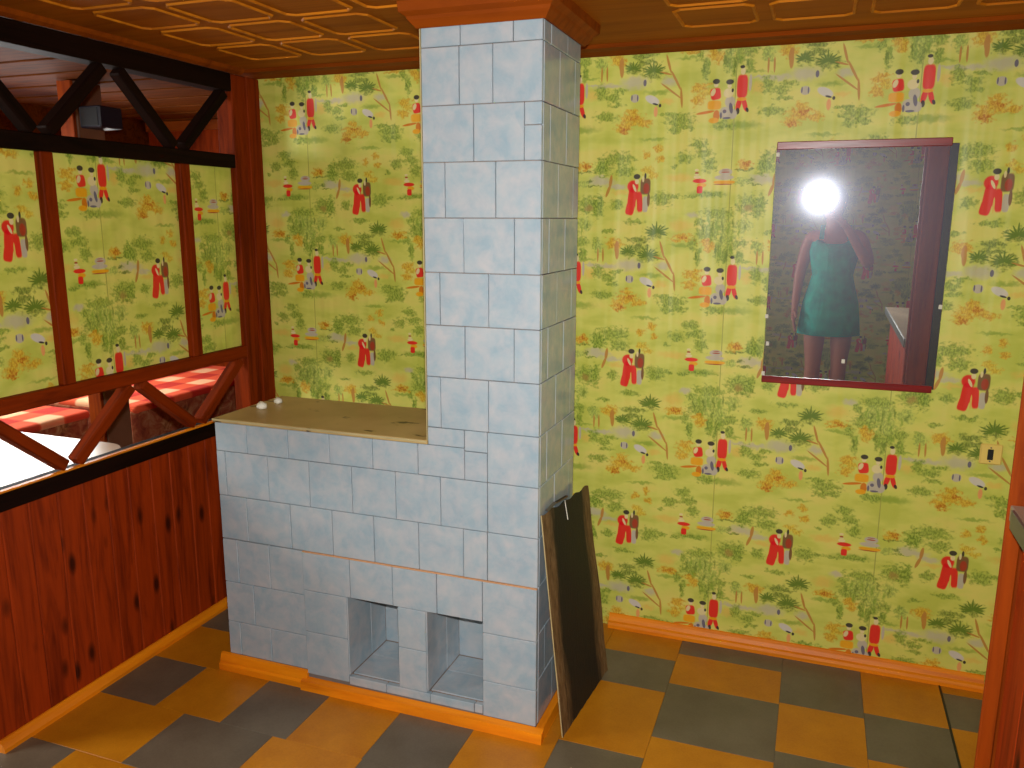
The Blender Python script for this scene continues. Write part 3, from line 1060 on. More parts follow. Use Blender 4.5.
def tile(x0, x1, z0, z1, proud=0.0):
    j = random.uniform(-0.0007, 0.0007)
    box('tile', (x0 + G, YS - proud + j, z0 + G), (x1 - G, f0 + 0.004, z1 - G), M['tile'], stove, 0.0016)


def row(z0, z1, xs, proud=0.0):
    for a, b in zip(xs, xs[1:]):
        tile(a, b, z0, z1, proud)


row(1.938, 1.998, [XC, -0.905, -0.759, XR])
row(1.792, 1.938, [XC, -0.909, -0.815, XR])
row(1.647, 1.792, [XC, -0.869, -0.728])
tile(-0.728, XR, 1.647, 1.735)
tile(-0.728, XR, 1.735, 1.792)
row(1.501, 1.647, [XC, -0.953, -0.807, XR])
row(1.354, 1.501, [XC, -0.900, -0.754, XR])
row(1.208, 1.354, [XC, -0.973, -0.828, XR])
row(1.061, 1.208, [XC, -0.899, -0.754, XR])
row(0.913, 1.061, [XC, -0.975, -0.829, XR])
tile(XC, -0.903, 0.860, 0.913)
row(0.766, 0.860, [-1.051, -0.903])
tile(-0.903, -0.833, 0.852, 0.913)
tile(-0.903, -0.833, 0.766, 0.852)
tile(-0.833, XR, 0.766, 0.913)
row(0.766, 0.860, [XL, -1.653, -1.499, -1.350, -1.201, -1.051])
row(0.617, 0.766, [XL, -1.741, -1.579, -1.427, -1.276, -1.127, -0.980, -0.833, XR])
row(0.468, 0.617, [XL, -1.669, -1.503, -1.351, -1.205, -1.054, -0.909, -0.834, XR])
row(0.316, 0.466, [XL, -1.716, -1.593, -1.464])
row(0.338, 0.466, [-1.464, -1.292, -1.143, -0.995, -0.848], 0.006)
tile(-0.848, XR, 0.305, 0.466, 0.006)
row(0.174, 0.316, [XL, -1.663, -1.464])
row(0.055, 0.174, [XL, -1.726, -1.604, -1.464])
row(0.195, 0.338, [-1.464, n1a], 0.006)
row(0.045, 0.195, [-1.464, n1a], 0.006)
row(0.205, 0.338, [n1b, n2a], 0.006)
row(0.068, 0.205, [n1b, n2a], 0.006)
row(0.038, 0.068, [n1a, -1.175, -1.022, -0.875, -0.848], 0.006)
tile(-0.848, XR, 0.150, 0.305, 0.006)
tile(-0.848, XR, 0.034, 0.150, 0.006)


box('mortar_line', (-1.464, YS - 0.0045, 0.4652), (XR - 0.001, YS + 0.004, 0.4688), M['mortar'], stove, 0.0006)


# tiles on the chimney's right side
def side_tile(y0, y1, z0, z1):
    j = random.uniform(-0.0006, 0.0006)
    box('tile', (XR - 0.012, y0 + G, z0 + G), (XR + j, y1 - G, z1 - G), M['tile'], stove, 0.0016)


zs = [0.034, 0.176, 0.322, 0.470, 0.617, 0.766, 0.913, 1.061, 1.208, 1.354, 1.501, 1.647, 1.792, 1.938, 1.998]
for k, (z0, z1) in enumerate(zip(zs, zs[1:])):
    ys = [f0 + 0.004, 2.135, 2.283, YB] if k % 2 else [f0 + 0.004, 2.212, 2.360, YB]
    for a, b in zip(ys, ys[1:]):
        side_tile(a, b, z0, z1)
# glazed lining of the two niches
for a, b in ((n1a, n1b), (n2a, n2b)):
    box('tile', (a + 0.004, NY - 0.004, NZ0 + 0.002), (b - 0.001, NY + 0.004, NZ1 - 0.002), M['tile'], stove, 0.001)
    for y0, y1 in ((YS - 0.005, 2.20), (2.20, NY - 0.004)):
        box('tile', (a - 0.0005, y0 + G, NZ0 + 0.002), (a + 0.004, y1 - G, NZ1 - 0.002), M['tile'], stove, 0.001)
        box('tile', (a + 0.005, max(y0, f0 + 0.006) + G, NZ0 - 0.005), (b - 0.001, y1 - G, NZ0), M['tile'], stove, 0.0008)
# flat top beside the chimney
box('top_plate', (XL - 0.003, YS - 0.004, ZT - 0.0125), (XC, YB + 0.01, ZT), M['plate'], stove, 0.002)
box('top_edging', (XL - 0.004, YS - 0.006, ZT - 0.0070), (XC - 0.002, YS - 0.0035, ZT - 0.0005), M['metal_edge'], stove, 0.0008)
box('corner_edging', (XC - 0.0035, YS - 0.001, ZT), (XC - 0.0005, YS + 0.010, 1.99), M['metal_edge'], stove, 0.0008)
# skirting boards round its foot
sk = extrude_profile('skirting_board', [(YS - 0.001, 0.0), (YS - 0.024, 0.0), (YS - 0.024, 0.020), (YS - 0.017, 0.026), (YS - 0.017, 0.030), (YS - 0.010, 0.054), (YS - 0.001, 0.056)], XL - 0.030, -1.462, M['orangeX'], stove)
sk = extrude_profile('skirting_board', [(YS - 0.007, 0.0), (YS - 0.034, 0.0), (YS - 0.030, 0.030), (YS - 0.007, 0.036)], -1.475, XR + 0.026, M['orangeX'], stove)
sk = extrude_profile('skirting_board', [(XR + 0.001, 0.0), (XR + 0.026, 0.0), (XR + 0.020, 0.030), (XR + 0.001, 0.036)], YS - 0.010, YB + 0.02, M['orangeY'], stove, axis='Y')
# wooden collar where the chimney meets the ceiling
bm = bmesh.new()
lv = [(0.001, 1.986), (0.008, 1.985), (0.024, 2.004), (0.028, 2.012), (0.042, 2.022), (0.044, ZC)]
rings = []
for g_, z in lv:
    rings.append([bm.verts.new(Vector(v) - c_) for v in ((XC - g_, YS - 0.001 - g_, z), (XR + 0.001 + g_, YS - 0.001 - g_, z), (XR + 0.001 + g_, YB + g_, z), (XC - g_, YB + g_, z))])
for a, b in zip(rings, rings[1:]):
    for i in range(4):
        bm.faces.new((a[i], a[(i + 1) % 4], b[(i + 1) % 4], b[i]))
bmesh.ops.recalc_face_normals(bm, faces=bm.faces)
mesh_obj('ceiling_collar', bm, M['ceil_trim'], stove, c_)

# two bits of plaster left on the stove top
for (x, y, r, lab) in ((-1.712, 2.228, 0.017, 'white plaster crumb on stove top, nearer and larger of the two'),
                       (-1.712, 2.318, 0.014, 'small white plaster crumb on stove top, farther back towards the wall')):
    bm = bmesh.new()
    bmesh.ops.create_icosphere(bm, subdivisions=2, radius=1.0)
    for v in bm.verts:
        k = 1 + 0.22 * math.sin(7 * v.co.x + 3 * v.co.y) * math.cos(5 * v.co.z + 2 * v.co.x)
        v.co = Vector((v.co.x * r * 1.1 * k, v.co.y * r * k, max(-0.45, v.co.z) * r * 0.95 * k))
    lowz = min(v.co.z for v in bm.verts)
    o = mesh_obj('plaster_crumb', bm, M['plaster'], None, (x, y, ZT - lowz), True)
    tag(o, lab, 'plaster crumb', 'plaster crumbs on the stove top')

# ---------------------------------------------------------------- sooty metal sheet leaning on the stove
A_, B_, C_, D_ = Vector((-0.606, 2.085, 0.001)), Vector((-0.571, 2.496, 0.001)), Vector((-0.677, 2.079, 0.684)), Vector((-0.654, 2.497, 0.648))
sheet = empty('metal_sheet', (-0.6, 2.29, 0))
tag(sheet, 'thin soot-blackened metal sheet leaning against the right side of tiled stove', 'metal sheet')
base_ = Vector((-0.6, 2.29, 0))
nrm = (B_ - A_).cross(C_ - A_).normalized()
if nrm.x < 0: nrm = -nrm
NU, NV = 22, 26
bm = bmesh.new()
th = 0.0025
grid = {}
for s_ in (0, 1):
    for i in range(NU + 1):
        for j in range(NV + 1):
            u, v = i / NU, j / NV
            q = A_.lerp(B_, u).lerp(C_.lerp(D_, u), v)
            q = q + nrm * (0.006 * math.sin(math.pi * u) * v + 0.003 * math.sin(9 * v + 4 * u) * v * (1 - v) * 4 + s_ * th)
            if j == 0: q.z = 0.001 + (0.004 * abs(math.sin(7.3 * i)) if 0 < i < NU else 0)
            if j == NV: q.z += 0.004 * math.sin(5.1 * i)
            grid[s_, i, j] = bm.verts.new(q - base_)
for i in range(NU):
    for j in range(NV):
        bm.faces.new([grid[1, a, b] for a, b in ((i, j), (i + 1, j), (i + 1, j + 1), (i, j + 1))])
        bm.faces.new([grid[0, a, b] for a, b in ((i, j), (i, j + 1), (i + 1, j + 1), (i + 1, j))])
per = [(i, 0) for i in range(NU)] + [(NU, j) for j in range(NV)] + [(i, NV) for i in range(NU, 0, -1)] + [(0, j) for j in range(NV, 0, -1)]
for a, b in zip(per, per[1:] + per[:1]):
    bm.faces.new((grid[0, a[0], a[1]], grid[0, b[0], b[1]], grid[1, b[0], b[1]], grid[1, a[0], a[1]]))
bmesh.ops.recalc_face_normals(bm, faces=bm.faces)
panel = mesh_obj('panel', bm, M['soot'], sheet, base_)


def bar(name, a, b, w, mat, parent, up_=Vector((0, 0, 1)), d=None):
    """A square bar from world point a to b."""
    a, b = Vector(a), Vector(b)
    x = (b - a).normalized()
    y = up_.cross(x)
    y = y.normalized() if y.length > 1e-4 else Vector((0, 1, 0))
    z = x.cross(y)
    o = bpy.data.objects.new(name, box_mesh(name, Vector(((b - a).length, w, d or w)), mat, min(w, d or w) * 0.12))
    o.matrix_world = Matrix(((x.x, y.x, z.x, 0), (x.y, y.y, z.y, 0), (x.z, y.z, z.z, 0), (0, 0, 0, 1)))
    o.location = (a + b) / 2 - (world_loc(parent) if parent is not None else Vector((0, 0, 0)))
    return link(o, parent)


bar('raw_edge', A_ + nrm * 0.001 + Vector((0, -0.0012, 0.002)), C_ + nrm * 0.001 + Vector((0, -0.0012, 0)), 0.003, M['metal_edge'], panel)
T1 = C_.lerp(D_, 0.42) + nrm * 0.008
bar('wire', T1 + Vector((0, 0, 0.004)), T1.lerp(A_.lerp(B_, 0.5), 0.085) + nrm * 0.004, 0.0022, M['plaster'], panel)
bar('bent_tab', C_.lerp(D_, 0.10) + Vector((0.002, 0, 0.004)), C_.lerp(D_, 0.26) + Vector((0.002, 0, 0.014)), 0.010, M['steel'], panel, d=0.002)
bar('bent_tab', C_.lerp(D_, 0.26) + Vector((0.002, 0, 0.012)), C_.lerp(D_, 0.50) + Vector((0.002, 0, 0.010)), 0.010, M['soot'], panel, d=0.002)

# ---------------------------------------------------------------- timber partition with papered panels
part = empty('timber_partition', (P, 2.1, 0))
tag(part, 'red-brown timber lattice partition with papered panels above vertical plank boarding', 'partition')
YP0, YP1 = 1.46, 2.66
TB = P - 0.060                             # back face
box('post', (TB - 0.01, 2.655, 0), (P + 0.004, 2.735, 2.026), M['darkZ'] if False else M['redZ'], part, 0.004)
box('corner_batten', (P - 0.01, 2.737, 0), (P + 0.010, D - 0.001, 2.026), M['redZ'], part, 0.003)
box('post', (TB - 0.01, YP0, 0), (P - 0.0315, YP0 + 0.06, 0.690), M['redZ'], part, 0.004)
box('beam', (TB - 0.005, YP0, 1.962), (P + 0.006, 2.655, 2.026), M['darkY'], part, 0.003)
box('beam', (TB, YP0, 1.685), (P + 0.005, 2.655, 1.734), M['darkY'], part, 0.003)
box('beam', (TB, YP0, 0.958), (P + 0.005, 2.655, 1.004), M['redY'], part, 0.003)
box('beam', (TB, YP0, 0.690), (P + 0.008, 2.655, 0.740), M['darkY'], part, 0.003)
box('lit_sill_top', (P - 0.016, YP0, 0.740), (P + 0.001, 2.655, 0.746), M['orangeY'], part, 0.001)  # lit top edge of the dark beam, its light painted as orange
box('post', (TB, YP0, 1.734), (P, YP0 + 0.05, 1.962), M['darkZ'], part, 0.003)
for y0, y1 in ((YP0, YP0 + 0.045), (1.805, 1.850), (2.360, 2.410)):
    box('post', (TB + 0.006, y0, 1.004), (P + 0.002, y1, 1.685), M['redZ'], part, 0.003)
for k, (y0, y1, off) in enumerate(((YP0 + 0.045, 1.805, 0), (1.850, 2.360, 1), (2.410, 2.655, 2))):
    # each panel was papered from its own cut of the roll
    tgt = ((1.699, 1.451, 0.4646 - UREP, 0.992), (2.005, 1.597, -0.298, 1.287), (2.549, 1.194, -0.298, 1.287))[k]
    paper_wall('papered_panel', (P - 0.030, y0, 1.004), (P - 0.022, y1, 1.685), 'Y', (tgt[2] - tgt[0], tgt[3] - tgt[1]), part)


def brace(y0, z0, y1, z1, mat, w=0.036):
    bar('brace', (P - 0.022, y0, z0), (P - 0.022, y1, z1), 0.044, mat, part, up_=Vector((1, 0, 0)).cross(Vector((0, y1 - y0, z1 - z0)).normalized()), d=w)


for a in ((1.605, 1.955, 1.800, 1.742), (1.850, 1.742, 2.070, 1.955), (2.135, 1.955, 2.355, 1.742), (2.400, 1.742, 2.630, 1.955)):
    brace(*a, M['darkX'])
for a in ((1.560, 0.950, 1.790, 0.757), (1.835, 0.757, 2.070, 0.950), (2.115, 0.950, 2.350, 0.757), (2.390, 0.757, 2.630, 0.950)):
    brace(*a, M['redX'])
py = YP0
k = 0
while py < 2.65:
    w = (0.094, 0.088, 0.098, 0.091)[k % 4]
    box('plank', (P - 0.018, py + 0.0008, 0.004), (P - 0.001 + random.uniform(-0.0008, 0.0008), min(py + w, 2.655) - 0.0008, 0.690), M['plank'], part, 0.003)
    py += w
    k += 1
box('backing_board', (P - 0.030, YP0, 0.004), (P - 0.0185, 2.655, 0.690), M['redZ'], part, 0)

# ---------------------------------------------------------------- mirror on the back wall
mir = empty('wall_mirror', (0.11, D, 1.35))
tag(mir, 'large spotted rectangular mirror with red lacquered top and bottom rails on wallpaper', 'mirror')
T = 0.0125
MT = Matrix.Rotation(T, 3, 'X')


def mirror_piece(name, lo, hi, mat, bev):
    lo, hi = Vector(lo), Vector(hi)
    o = bpy.data.objects.new(name, box_mesh(name, hi - lo, mat, bev))
    o.location = (MT @ ((lo + hi) / 2 - Vector((0.11, D, 1.35)))) + Vector((0, -0.002, 0))
    o.rotation_euler = (T, 0, 0)
    return link(o, mir)


mirror_piece('glass', (-0.146, D - 0.014, 0.980), (0.368, D - 0.009, 1.722), M['mirror'], 0.0012)
mirror_piece('top_rail', (-0.144, D - 0.019, 1.714), (0.348, D - 0.008, 1.738), M['frame_red'], 0.002)
mirror_piece('bottom_rail', (-0.147, D - 0.019, 0.970), (0.362, D - 0.008, 0.992), M['frame_red'], 0.002)
for x, z in ((-0.140, 1.700), (-0.143, 1.19), (-0.143, 1.00), (0.362, 1.24), (-0.135, 1.10), (0.10, 1.055)):
    mirror_piece('chipped_spot', (x - 0.005, D - 0.0146, z - 0.007), (x + 0.005, D - 0.0138, z + 0.006), M['plaster'], 0.0002)

# wall socket
so = empty('wall_switch', (0.546, D, 0.79))
tag(so, 'cream square wall switch with black slot beside the right casing', 'switch')
cover = box('cover_plate', (0.515, D - 0.010, 0.757), (0.577, D, 0.822), M['cream_plastic'], so, 0.004)
box('slot', (0.536, D - 0.0115, 0.772), (0.552, D - 0.009, 0.806), M['black_plastic'], cover, 0.002)
for z in (0.768, 0.811):
    cyl('screw', (0.544, D - 0.0105, z), 0.0025, 0.0025, 0.002, M['steel'], cover, 'Y', 10)

# ---------------------------------------------------------------- casing and counter at the right
ct = empty('bar_counter', (0.48, 1.2, 0))
tag(ct, 'wooden counter with metal-edged ledge and tall red-brown casing post at the right', 'counter')
box('casing_post', (0.390, 1.762, 0), (0.466, 1.800, ZC - 0.002), M['casing'], ct, 0.003)
box('casing_strip', (0.380, 1.752, 0), (0.410, 1.7615, ZC - 0.002), M['casing'], ct, 0.003)
box('ledge', (0.3825, 0.55, 0.930), (0.70, 1.745, 0.962), M['laminate'], ct, 0.002)
box('metal_edge', (0.376, 0.55, 0.928), (0.3822, 1.705, 0.965), M['steel'], ct, 0.001)
for k in range(9):
    box('plank', (0.410, 0.56 + k * 0.131, 0.002), (0.428, 0.56 + (k + 1) * 0.131 - 0.002, 0.929), M['plank'], ct, 0.002)
box('end_panel', (0.43, 0.552, 0.002), (0.69, 0.570, 0.929), M['redZ'], ct, 0.002)

# ---------------------------------------------------------------- the next room, seen through the lattice
WZ0, WZ1 = 1.00, 1.98
WINS = ((-0.30, 0.62), (2.35, 4.15))
ys_ = [Y0, WINS[0][0], WINS[0][1], WINS[1][0], WINS[1][1], LY1]
for k in range(5):
    spans = ((0, LZ),) if k % 2 == 0 else ((0, WZ0), (WZ1, LZ))
    for z0, z1 in spans:
        tag(box('wall_lounge', (LX - 0.1, ys_[k], z0), (LX, ys_[k + 1], z1), M['board'], None, 0), kind='structure')
tag(box('wall_far', (LX, LY1, 0), (P, LY1 + 0.1, LZ), M['redZ'], None, 0), kind='structure')
tag(box('wall_near', (LX, Y0 - 0.1, 0), (P - 0.06, Y0, LZ), M['board'], None, 0), kind='structure')
tag(box('wall_side', (P - 0.03, D + 0.1, 0), (P + 0.05, LY1, LZ), M['board'], None, 0), kind='structure')
ceil2 = box('ceiling_lounge', (LX - 0.1, Y0 - 0.1, LZ), (P - 0.03, LY1 + 0.1, LZ + 0.1), M['board'], None, 0)
tag(ceil2, kind='structure')
k = 0
yy = 1.5
while yy < LY1 - 0.02:
    box('ceiling_board', (LX, yy, LZ - 0.016 - 0.006 * (k % 2)), (P - 0.07, yy + 0.128, LZ), M['board'], ceil2, 0.003)
    yy += 0.134
    k += 1
tag(box('trim_3', (LX, LY1 - 0.03, LZ - 0.09), (P - 0.03, LY1, LZ - 0.024), M['ceil_trim'], None, 0.006), kind='structure')
tag(box('trim_4', (P - 0.30, LY1 - 0.025, 0), (P - 0.22, LY1, LZ - 0.09), M['ceil_trim'], None, 0.004), kind='structure')
for k, (wy0, wy1) in enumerate(WINS):
    wm = (wy0 + wy1) / 2
    win = empty('window_%d' % (k + 1), (LX - 0.03, wm, WZ0))
    tag(win, kind='structure')
    for lo, hi in (((wy0, WZ0), (wy1, WZ0 + 0.05)), ((wy0, WZ1 - 0.05), (wy1, WZ1)), ((wy0, WZ0 + 0.05), (wy0 + 0.05, WZ1 - 0.05)),
                   ((wy1 - 0.05, WZ0 + 0.05), (wy1, WZ1 - 0.05)), ((wm - 0.03, WZ0 + 0.05), (wm + 0.03, WZ1 - 0.05))):
        box('window_frame', (LX - 0.06, lo[0], lo[1]), (LX - 0.005, hi[0], hi[1]), M['white'], win, 0.003)
    for a, b in ((wy0 + 0.05, wm - 0.03), (wm + 0.03, wy1 - 0.05)):
        box('pane', (LX - 0.036, a, WZ0 + 0.05), (LX - 0.032, b, WZ1 - 0.05), M['glass'], win, 0)

# table by the partition, rounded corner towards the camera
tb = empty('dining_table', (-2.62, 1.86, 0))
tag(tb, 'white laminate table with rounded corners just behind the timber partition', 'table')
bm = bmesh.new()
x0, x1, y0, y1, r = -3.05, -2.180, 1.62, 2.14, 0.12
pts = []
for cx, cy, a0 in ((x1 - r, y0 + 0.03, -90), (x1 - r, y1 - r, 0), (x0 + r, y1 - r, 90), (x0 + r, y0 + r, 180)):
    rr = 0.03 if cy == y0 + 0.03 else r
    if rr == 0.03: cx = x1 - 0.03
    for k in range(9):
        a = math.radians(a0 + 90 * k / 8)
        pts.append((cx + rr * math.cos(a) + 2.62, cy + rr * math.sin(a) - 1.86))
top = [bm.verts.new((x, y, 0.72)) for x, y in pts]
bot = [bm.verts.new((x, y, 0.692)) for x, y in pts]
bm.faces.new(top)
bm.faces.new(bot[::-1])
for i in range(len(pts)):
    bm.faces.new((bot[i], bot[(i + 1) % len(pts)], top[(i + 1) % len(pts)], top[i]))
mesh_obj('table_top', bm, M['table'], tb, (-2.62, 1.86, 0))
for x, y in ((-2.26, 1.69), (-2.28, 1.98), (-2.94, 1.72), (-2.94, 1.98)):
    box('leg', (x - 0.02, y - 0.02, 0), (x + 0.02, y + 0.02, 0.692), M['redZ'], tb, 0.003)
box('apron', (-2.92, 1.70, 0.62), (-2.28, 1.72, 0.69), M['redX'], tb, 0.002)


def divan(lab, x0, x1, y0, y1, h):
    d = empty('divan', ((x0 + x1) / 2, (y0 + y1) / 2, 0))
    tag(d, lab, 'sofa', 'divans in the next room')
    o = box('base', (x0, y0, 0.05), (x1, y1, h - 0.012), M['tapestry'], d, 0.03)
    bm = bmesh.new()
    add_box(bm, (x0 + 0.004, y0 + 0.004, h - 0.05), (x1 + 0.006, y1 - 0.004, h))
    bmesh.ops.translate(bm, vec=-Vector(((x0 + x1) / 2, (y0 + y1) / 2, 0)), verts=bm.verts)
    bmesh.ops.bevel(bm, geom=bm.edges[:], offset=0.022, segments=3, affect='EDGES', profile=0.5)
    mesh_obj('plaid_throw', bm, M['plaid'], d, ((x0 + x1) / 2, (y0 + y1) / 2, 0), True)
    for x in (x0 + 0.08, x1 - 0.08):
        for y in (y0 + 0.08, y1 - 0.08):
            box('foot', (x - 0.025, y - 0.025, 0), (x + 0.025, y + 0.025, 0.055), M['redZ'], d, 0.003)
    return d


divan('divan under a red plaid throw behind the white table, nearer of two', -4.28, -3.57, 1.95, 3.22, 0.50)
divan('divan under a red plaid throw beyond the square post, farther of two', -4.28, -3.41, 3.36, 4.55, 0.50)
post = empty('square_post', (-3.44, 3.2, 0))
tag(post, 'square timber post between the two divans in the next room', 'post')
box('shaft', (-3.45, 3.12, 0), (-3.36, 3.28, LZ - 0.024), M['grey_brown'], post, 0.004)
box('lit_face', (-3.45, 3.100, 0.01), (-3.365, 3.119, LZ - 0.024), M['casing'], post, 0.003)  # the post's daylit side, its warm light put into the orange colour
lamp = empty('speaker_box', (-3.30, 3.2, 1.98))
tag(lamp, 'small dark box fixed high on the square post', 'box')
box('case', (-3.360, 3.13, 1.92), (-3.23, 3.27, 2.02), M['navy'], lamp, 0.006)
box('grille', (-3.345, 3.126, 1.93), (-3.243, 3.131, 2.01), M['black_plastic'], lamp, 0.001)

# ---------------------------------------------------------------- the photographer, seen in the mirror
person = empty('person', (0.10, -0.30, 0))
tag(person, 'person in a short teal dress raising a camera, reflected in the mirror', 'person')
PB = Vector((0.10, -0.30, 0))
verts, edges, radii = [], [], []


def jv(x, y, z, r, ry=None, to=None):
    verts.append(Vector((x, y, z)) - PB)
    radii.append((r, ry or r))
    if to is not None: edges.append((to, len(verts) - 1))
    return len(verts) - 1


pel = jv(0.10, -0.30, 0.88, 0.135, 0.10)
wa = jv(0.10, -0.31, 1.06, 0.105, 0.085, pel)
ch = jv(0.10, -0.31, 1.23, 0.125, 0.095, wa)
nb = jv(0.09, -0.31, 1.355, 0.060, 0.055, ch)
nk = jv(0.08, -0.295, 1.42, 0.045, 0.045, nb)
h1 = jv(0.075, -0.285, 1.475, 0.066, 0.070, nk)
h2 = jv(0.072, -0.285, 1.535, 0.074, 0.088, h1)
h3 = jv(0.072, -0.290, 1.595, 0.060, 0.070, h2)
nose = jv(0.064, -0.195, 1.515, 0.010, 0.010, h2)
for sx, arm in ((-1, 'hang'), (1, 'hold')):
    sh = jv(0.10 + sx * 0.155, -0.315, 1.325, 0.052, 0.052, ch)
    if arm == 'hang':
        el = jv(-0.105, -0.325, 1.07, 0.040, 0.040, sh)
        wr_ = jv(-0.122, -0.265, 0.855, 0.026, 0.026, el)
        pm = jv(-0.124, -0.245, 0.79, 0.030, 0.016, wr_)
        for q, (dy, ln) in enumerate(((0.026, 0.066), (0.009, 0.076), (-0.009, 0.070), (-0.025, 0.055))):
            k1 = jv(-0.124, -0.243 + dy, 0.755, 0.0095, 0.0095, pm)
            k2 = jv(-0.118, -0.240 + dy, 0.755 - ln * 0.55, 0.0085, 0.0085, k1)
            jv(-0.108, -0.238 + dy, 0.755 - ln, 0.007, 0.007, k2)
        t1 = jv(-0.116, -0.212, 0.815, 0.011, 0.011, pm)
        jv(-0.106, -0.198, 0.775, 0.009, 0.009, t1)
    else:
        el = jv(0.315, -0.21, 1.13, 0.040, 0.040, sh)
        wr_ = jv(0.165, -0.085, 1.375, 0.026, 0.026, el)
        pm = jv(0.110, -0.050, 1.435, 0.030, 0.018, wr_)
        for q, (dz, ln) in enumerate(((0.052, 0.062), (0.034, 0.070), (0.016, 0.066), (-0.002, 0.052))):
            k1 = jv(0.088, -0.018, 1.440 + dz, 0.0095, 0.0095, pm)
            k2 = jv(0.072, -0.002, 1.446 + dz, 0.0085, 0.0085, k1)
            jv(0.060, 0.000, 1.448 + dz, 0.007, 0.007, k2)
        t1 = jv(0.088, -0.062, 1.460, 0.011, 0.011, pm)
        jv(0.060, -0.066, 1.476, 0.009, 0.009, t1)
for sx in (-1, 1):
    hp = jv(0.10 + sx * 0.085, -0.30, 0.80, 0.088, 0.088, pel)
    th_ = jv(0.10 + sx * 0.085, -0.29, 0.64, 0.076, 0.076, hp)
    kn = jv(0.10 + sx * 0.082, -0.28, 0.46, 0.054, 0.054, th_)
    cf = jv(0.10 + sx * 0.082, -0.30, 0.32, 0.055, 0.055, kn)
    an = jv(0.10 + sx * 0.082, -0.31, 0.085, 0.036, 0.036, cf)
    fo = jv(0.10 + sx * 0.090, -0.25, 0.040, 0.036, 0.036, an)
    jv(0.10 + sx * 0.098, -0.15, 0.030, 0.028, 0.028, fo)
me = bpy.data.meshes.new('body')
me.from_pydata(verts, edges, [])
bo = bpy.data.objects.new('body', me)
link(bo, person)
md = bo.modifiers.new('skin', 'SKIN')
md.use_smooth_shade = True
if not me.skin_vertices: me.skin_vertices.new()
for i, sv in enumerate(me.skin_vertices[0].data):
    sv.radius = radii[i]
    sv.use_root = (i == 0)
sb = bo.modifiers.new('sub', 'SUBSURF')
sb.levels = sb.render_levels = 2
me.materials.append(M['skin'])

bm = bmesh.new()
prev = None
NR = 28
levels = [(1.335, 0.135, 0.080), (1.27, 0.150, 0.108), (1.21, 0.158, 0.122), (1.06, 0.128, 0.105), (0.98, 0.148, 0.118), (0.88, 0.176, 0.135), (0.78, 0.188, 0.142), (0.665, 0.198, 0.148)]
for li, (z, rx, ry) in enumerate(levels):
    ring = []
    for k in range(NR):
        a = 2 * math.pi * k / NR
        f = 1 + (0.035 * math.sin(7 * a) * max(0, (li - 3) / 4))
        zz = z - (0.085 * max(0, math.sin(a)) ** 3 if li == 0 else 0)
        ring.append(bm.verts.new((rx * f * math.cos(a), ry * f * math.sin(a) - 0.008, zz)))
    if prev:
        for k in range(NR):
            bm.faces.new((prev[k], prev[(k + 1) % NR], ring[(k + 1) % NR], ring[k]))
    prev = ring
bmesh.ops.recalc_face_normals(bm, faces=bm.faces)
dr = mesh_obj('dress', bm, M['dress'], person, PB, True)
so_ = dr.modifiers.new('thick', 'SOLIDIFY')
so_.thickness = 0.004
for sx in (-1, 1):
    bar('dress_strap', (0.10 + sx * 0.085, -0.215, 1.30), (0.10 + sx * 0.080, -0.310, 1.385), 0.030, M['dress'], person, d=0.006)
    bar('dress_strap', (0.10 + sx * 0.080, -0.310, 1.385), (0.10 + sx * 0.085, -0.395, 1.31), 0.030, M['dress'], person, d=0.006)
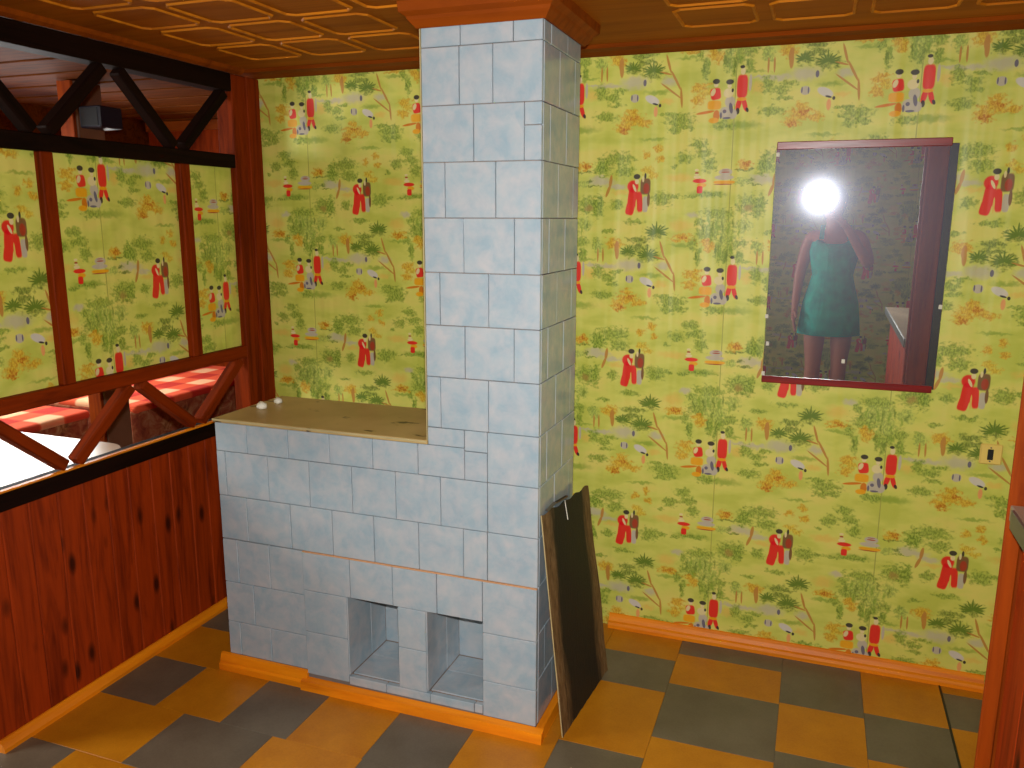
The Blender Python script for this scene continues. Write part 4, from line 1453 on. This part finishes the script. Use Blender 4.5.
# hair: cap with length down to the shoulders at the back
bm = bmesh.new()
bmesh.ops.create_uvsphere(bm, u_segments=24, v_segments=16, radius=1.0)
for v in bm.verts:
    x, y, z = v.co
    if y > 0.45 and z < 0.45: y = 0.45 - (y - 0.45) * 0.8
    k = 1.0 if z > -0.1 else 1 + 0.8 * (-z - 0.1)
    v.co = Vector((x * 0.090, y * 0.102 - 0.008, z * 0.092 * (k if z < 0 and y < 0.4 else 1)))
mesh_obj('hair', bm, M['hair'], person, (0.072, -0.295, 1.552), True)
for sx in (-1, 1):
    for nm, r, mt, dy in (('eye', 0.011, M['white'], 0.0), ('pupil', 0.006, M['black_plastic'], 0.0075)):
        bm = bmesh.new()
        bmesh.ops.create_icosphere(bm, subdivisions=2, radius=r)
        up_to = person if nm == 'eye' else eye
        eye = mesh_obj(nm, bm, mt, up_to, (0.068 + sx * 0.030, -0.212 + dy, 1.532), True)
    bm = bmesh.new()
    bmesh.ops.create_icosphere(bm, subdivisions=2, radius=1)
    bmesh.ops.scale(bm, vec=(0.008, 0.016, 0.028), verts=bm.verts)
    mesh_obj('ear', bm, M['skin'], person, (0.072 + sx * 0.078, -0.29, 1.52), True)
    # flat sandals
    bm = bmesh.new()
    add_box(bm, (-0.042, -0.12, 0), (0.042, 0.13, 0.014))
    bmesh.ops.bevel(bm, geom=[e for e in bm.edges if abs(e.verts[0].co.z - e.verts[1].co.z) > 0.01], offset=0.03, segments=3, affect='EDGES', profile=0.5)
    mesh_obj('sandal', bm, M['shoe'], person, (0.10 + sx * 0.090, -0.235, 0))
bm = bmesh.new()
bmesh.ops.create_icosphere(bm, subdivisions=2, radius=1)
bmesh.ops.scale(bm, vec=(0.022, 0.006, 0.006), verts=bm.verts)
mesh_obj('lips', bm, M['frame_red'], person, (0.068, -0.214, 1.470), True)

# compact camera with a raised flash, held in the right hand
dc = bpy.data.objects.new('digital_camera', None)
dc.empty_display_size = 0.05
COL.objects.link(dc)
dc.matrix_world = Matrix(((right.x, fwd.x, up.x, CAM.x), (right.y, fwd.y, up.y, CAM.y), (right.z, fwd.z, up.z, CAM.z), (0, 0, 0, 1)))
tag(dc, 'black camera with raised flash in the hand of the person in teal', 'camera')


def cam_part(name, lo, hi, mat, bev):
    o = bpy.data.objects.new(name, box_mesh(name, Vector(hi) - Vector(lo), mat, bev))
    o.location = (Vector(lo) + Vector(hi)) / 2
    return link(o, dc)


def cam_tube(name, r, y0, y1, mat):
    bm = bmesh.new()
    bmesh.ops.create_cone(bm, cap_ends=True, segments=28, radius1=r, radius2=r, depth=y1 - y0)
    bmesh.ops.rotate(bm, matrix=Matrix.Rotation(-math.pi / 2, 3, 'X'), verts=bm.verts)
    me_ = bpy.data.meshes.new(name)
    bm.to_mesh(me_)
    bm.free()
    me_.materials.append(mat)
    o = bpy.data.objects.new(name, me_)
    o.location = (0, (y0 + y1) / 2, 0)
    return link(o, dc)


cam_part('body', (-0.060, -0.075, -0.040), (0.062, -0.035, 0.045), M['black_plastic'], 0.008)
cam_part('grip', (0.040, -0.074, -0.038), (0.064, -0.020, 0.036), M['black_plastic'], 0.008)
cam_tube('lens_barrel', 0.030, -0.036, -0.010, M['black_plastic'])
cam_tube('lens_ring', 0.026, -0.0105, -0.007, M['steel'])
cam_part('flash_housing', (-0.026, -0.050, 0.046), (0.026, -0.004, 0.084), M['black_plastic'], 0.005)
cam_part('flash_window', (-0.019, -0.004, 0.062), (0.019, 0.002, 0.080), M['flash'], 0.001)
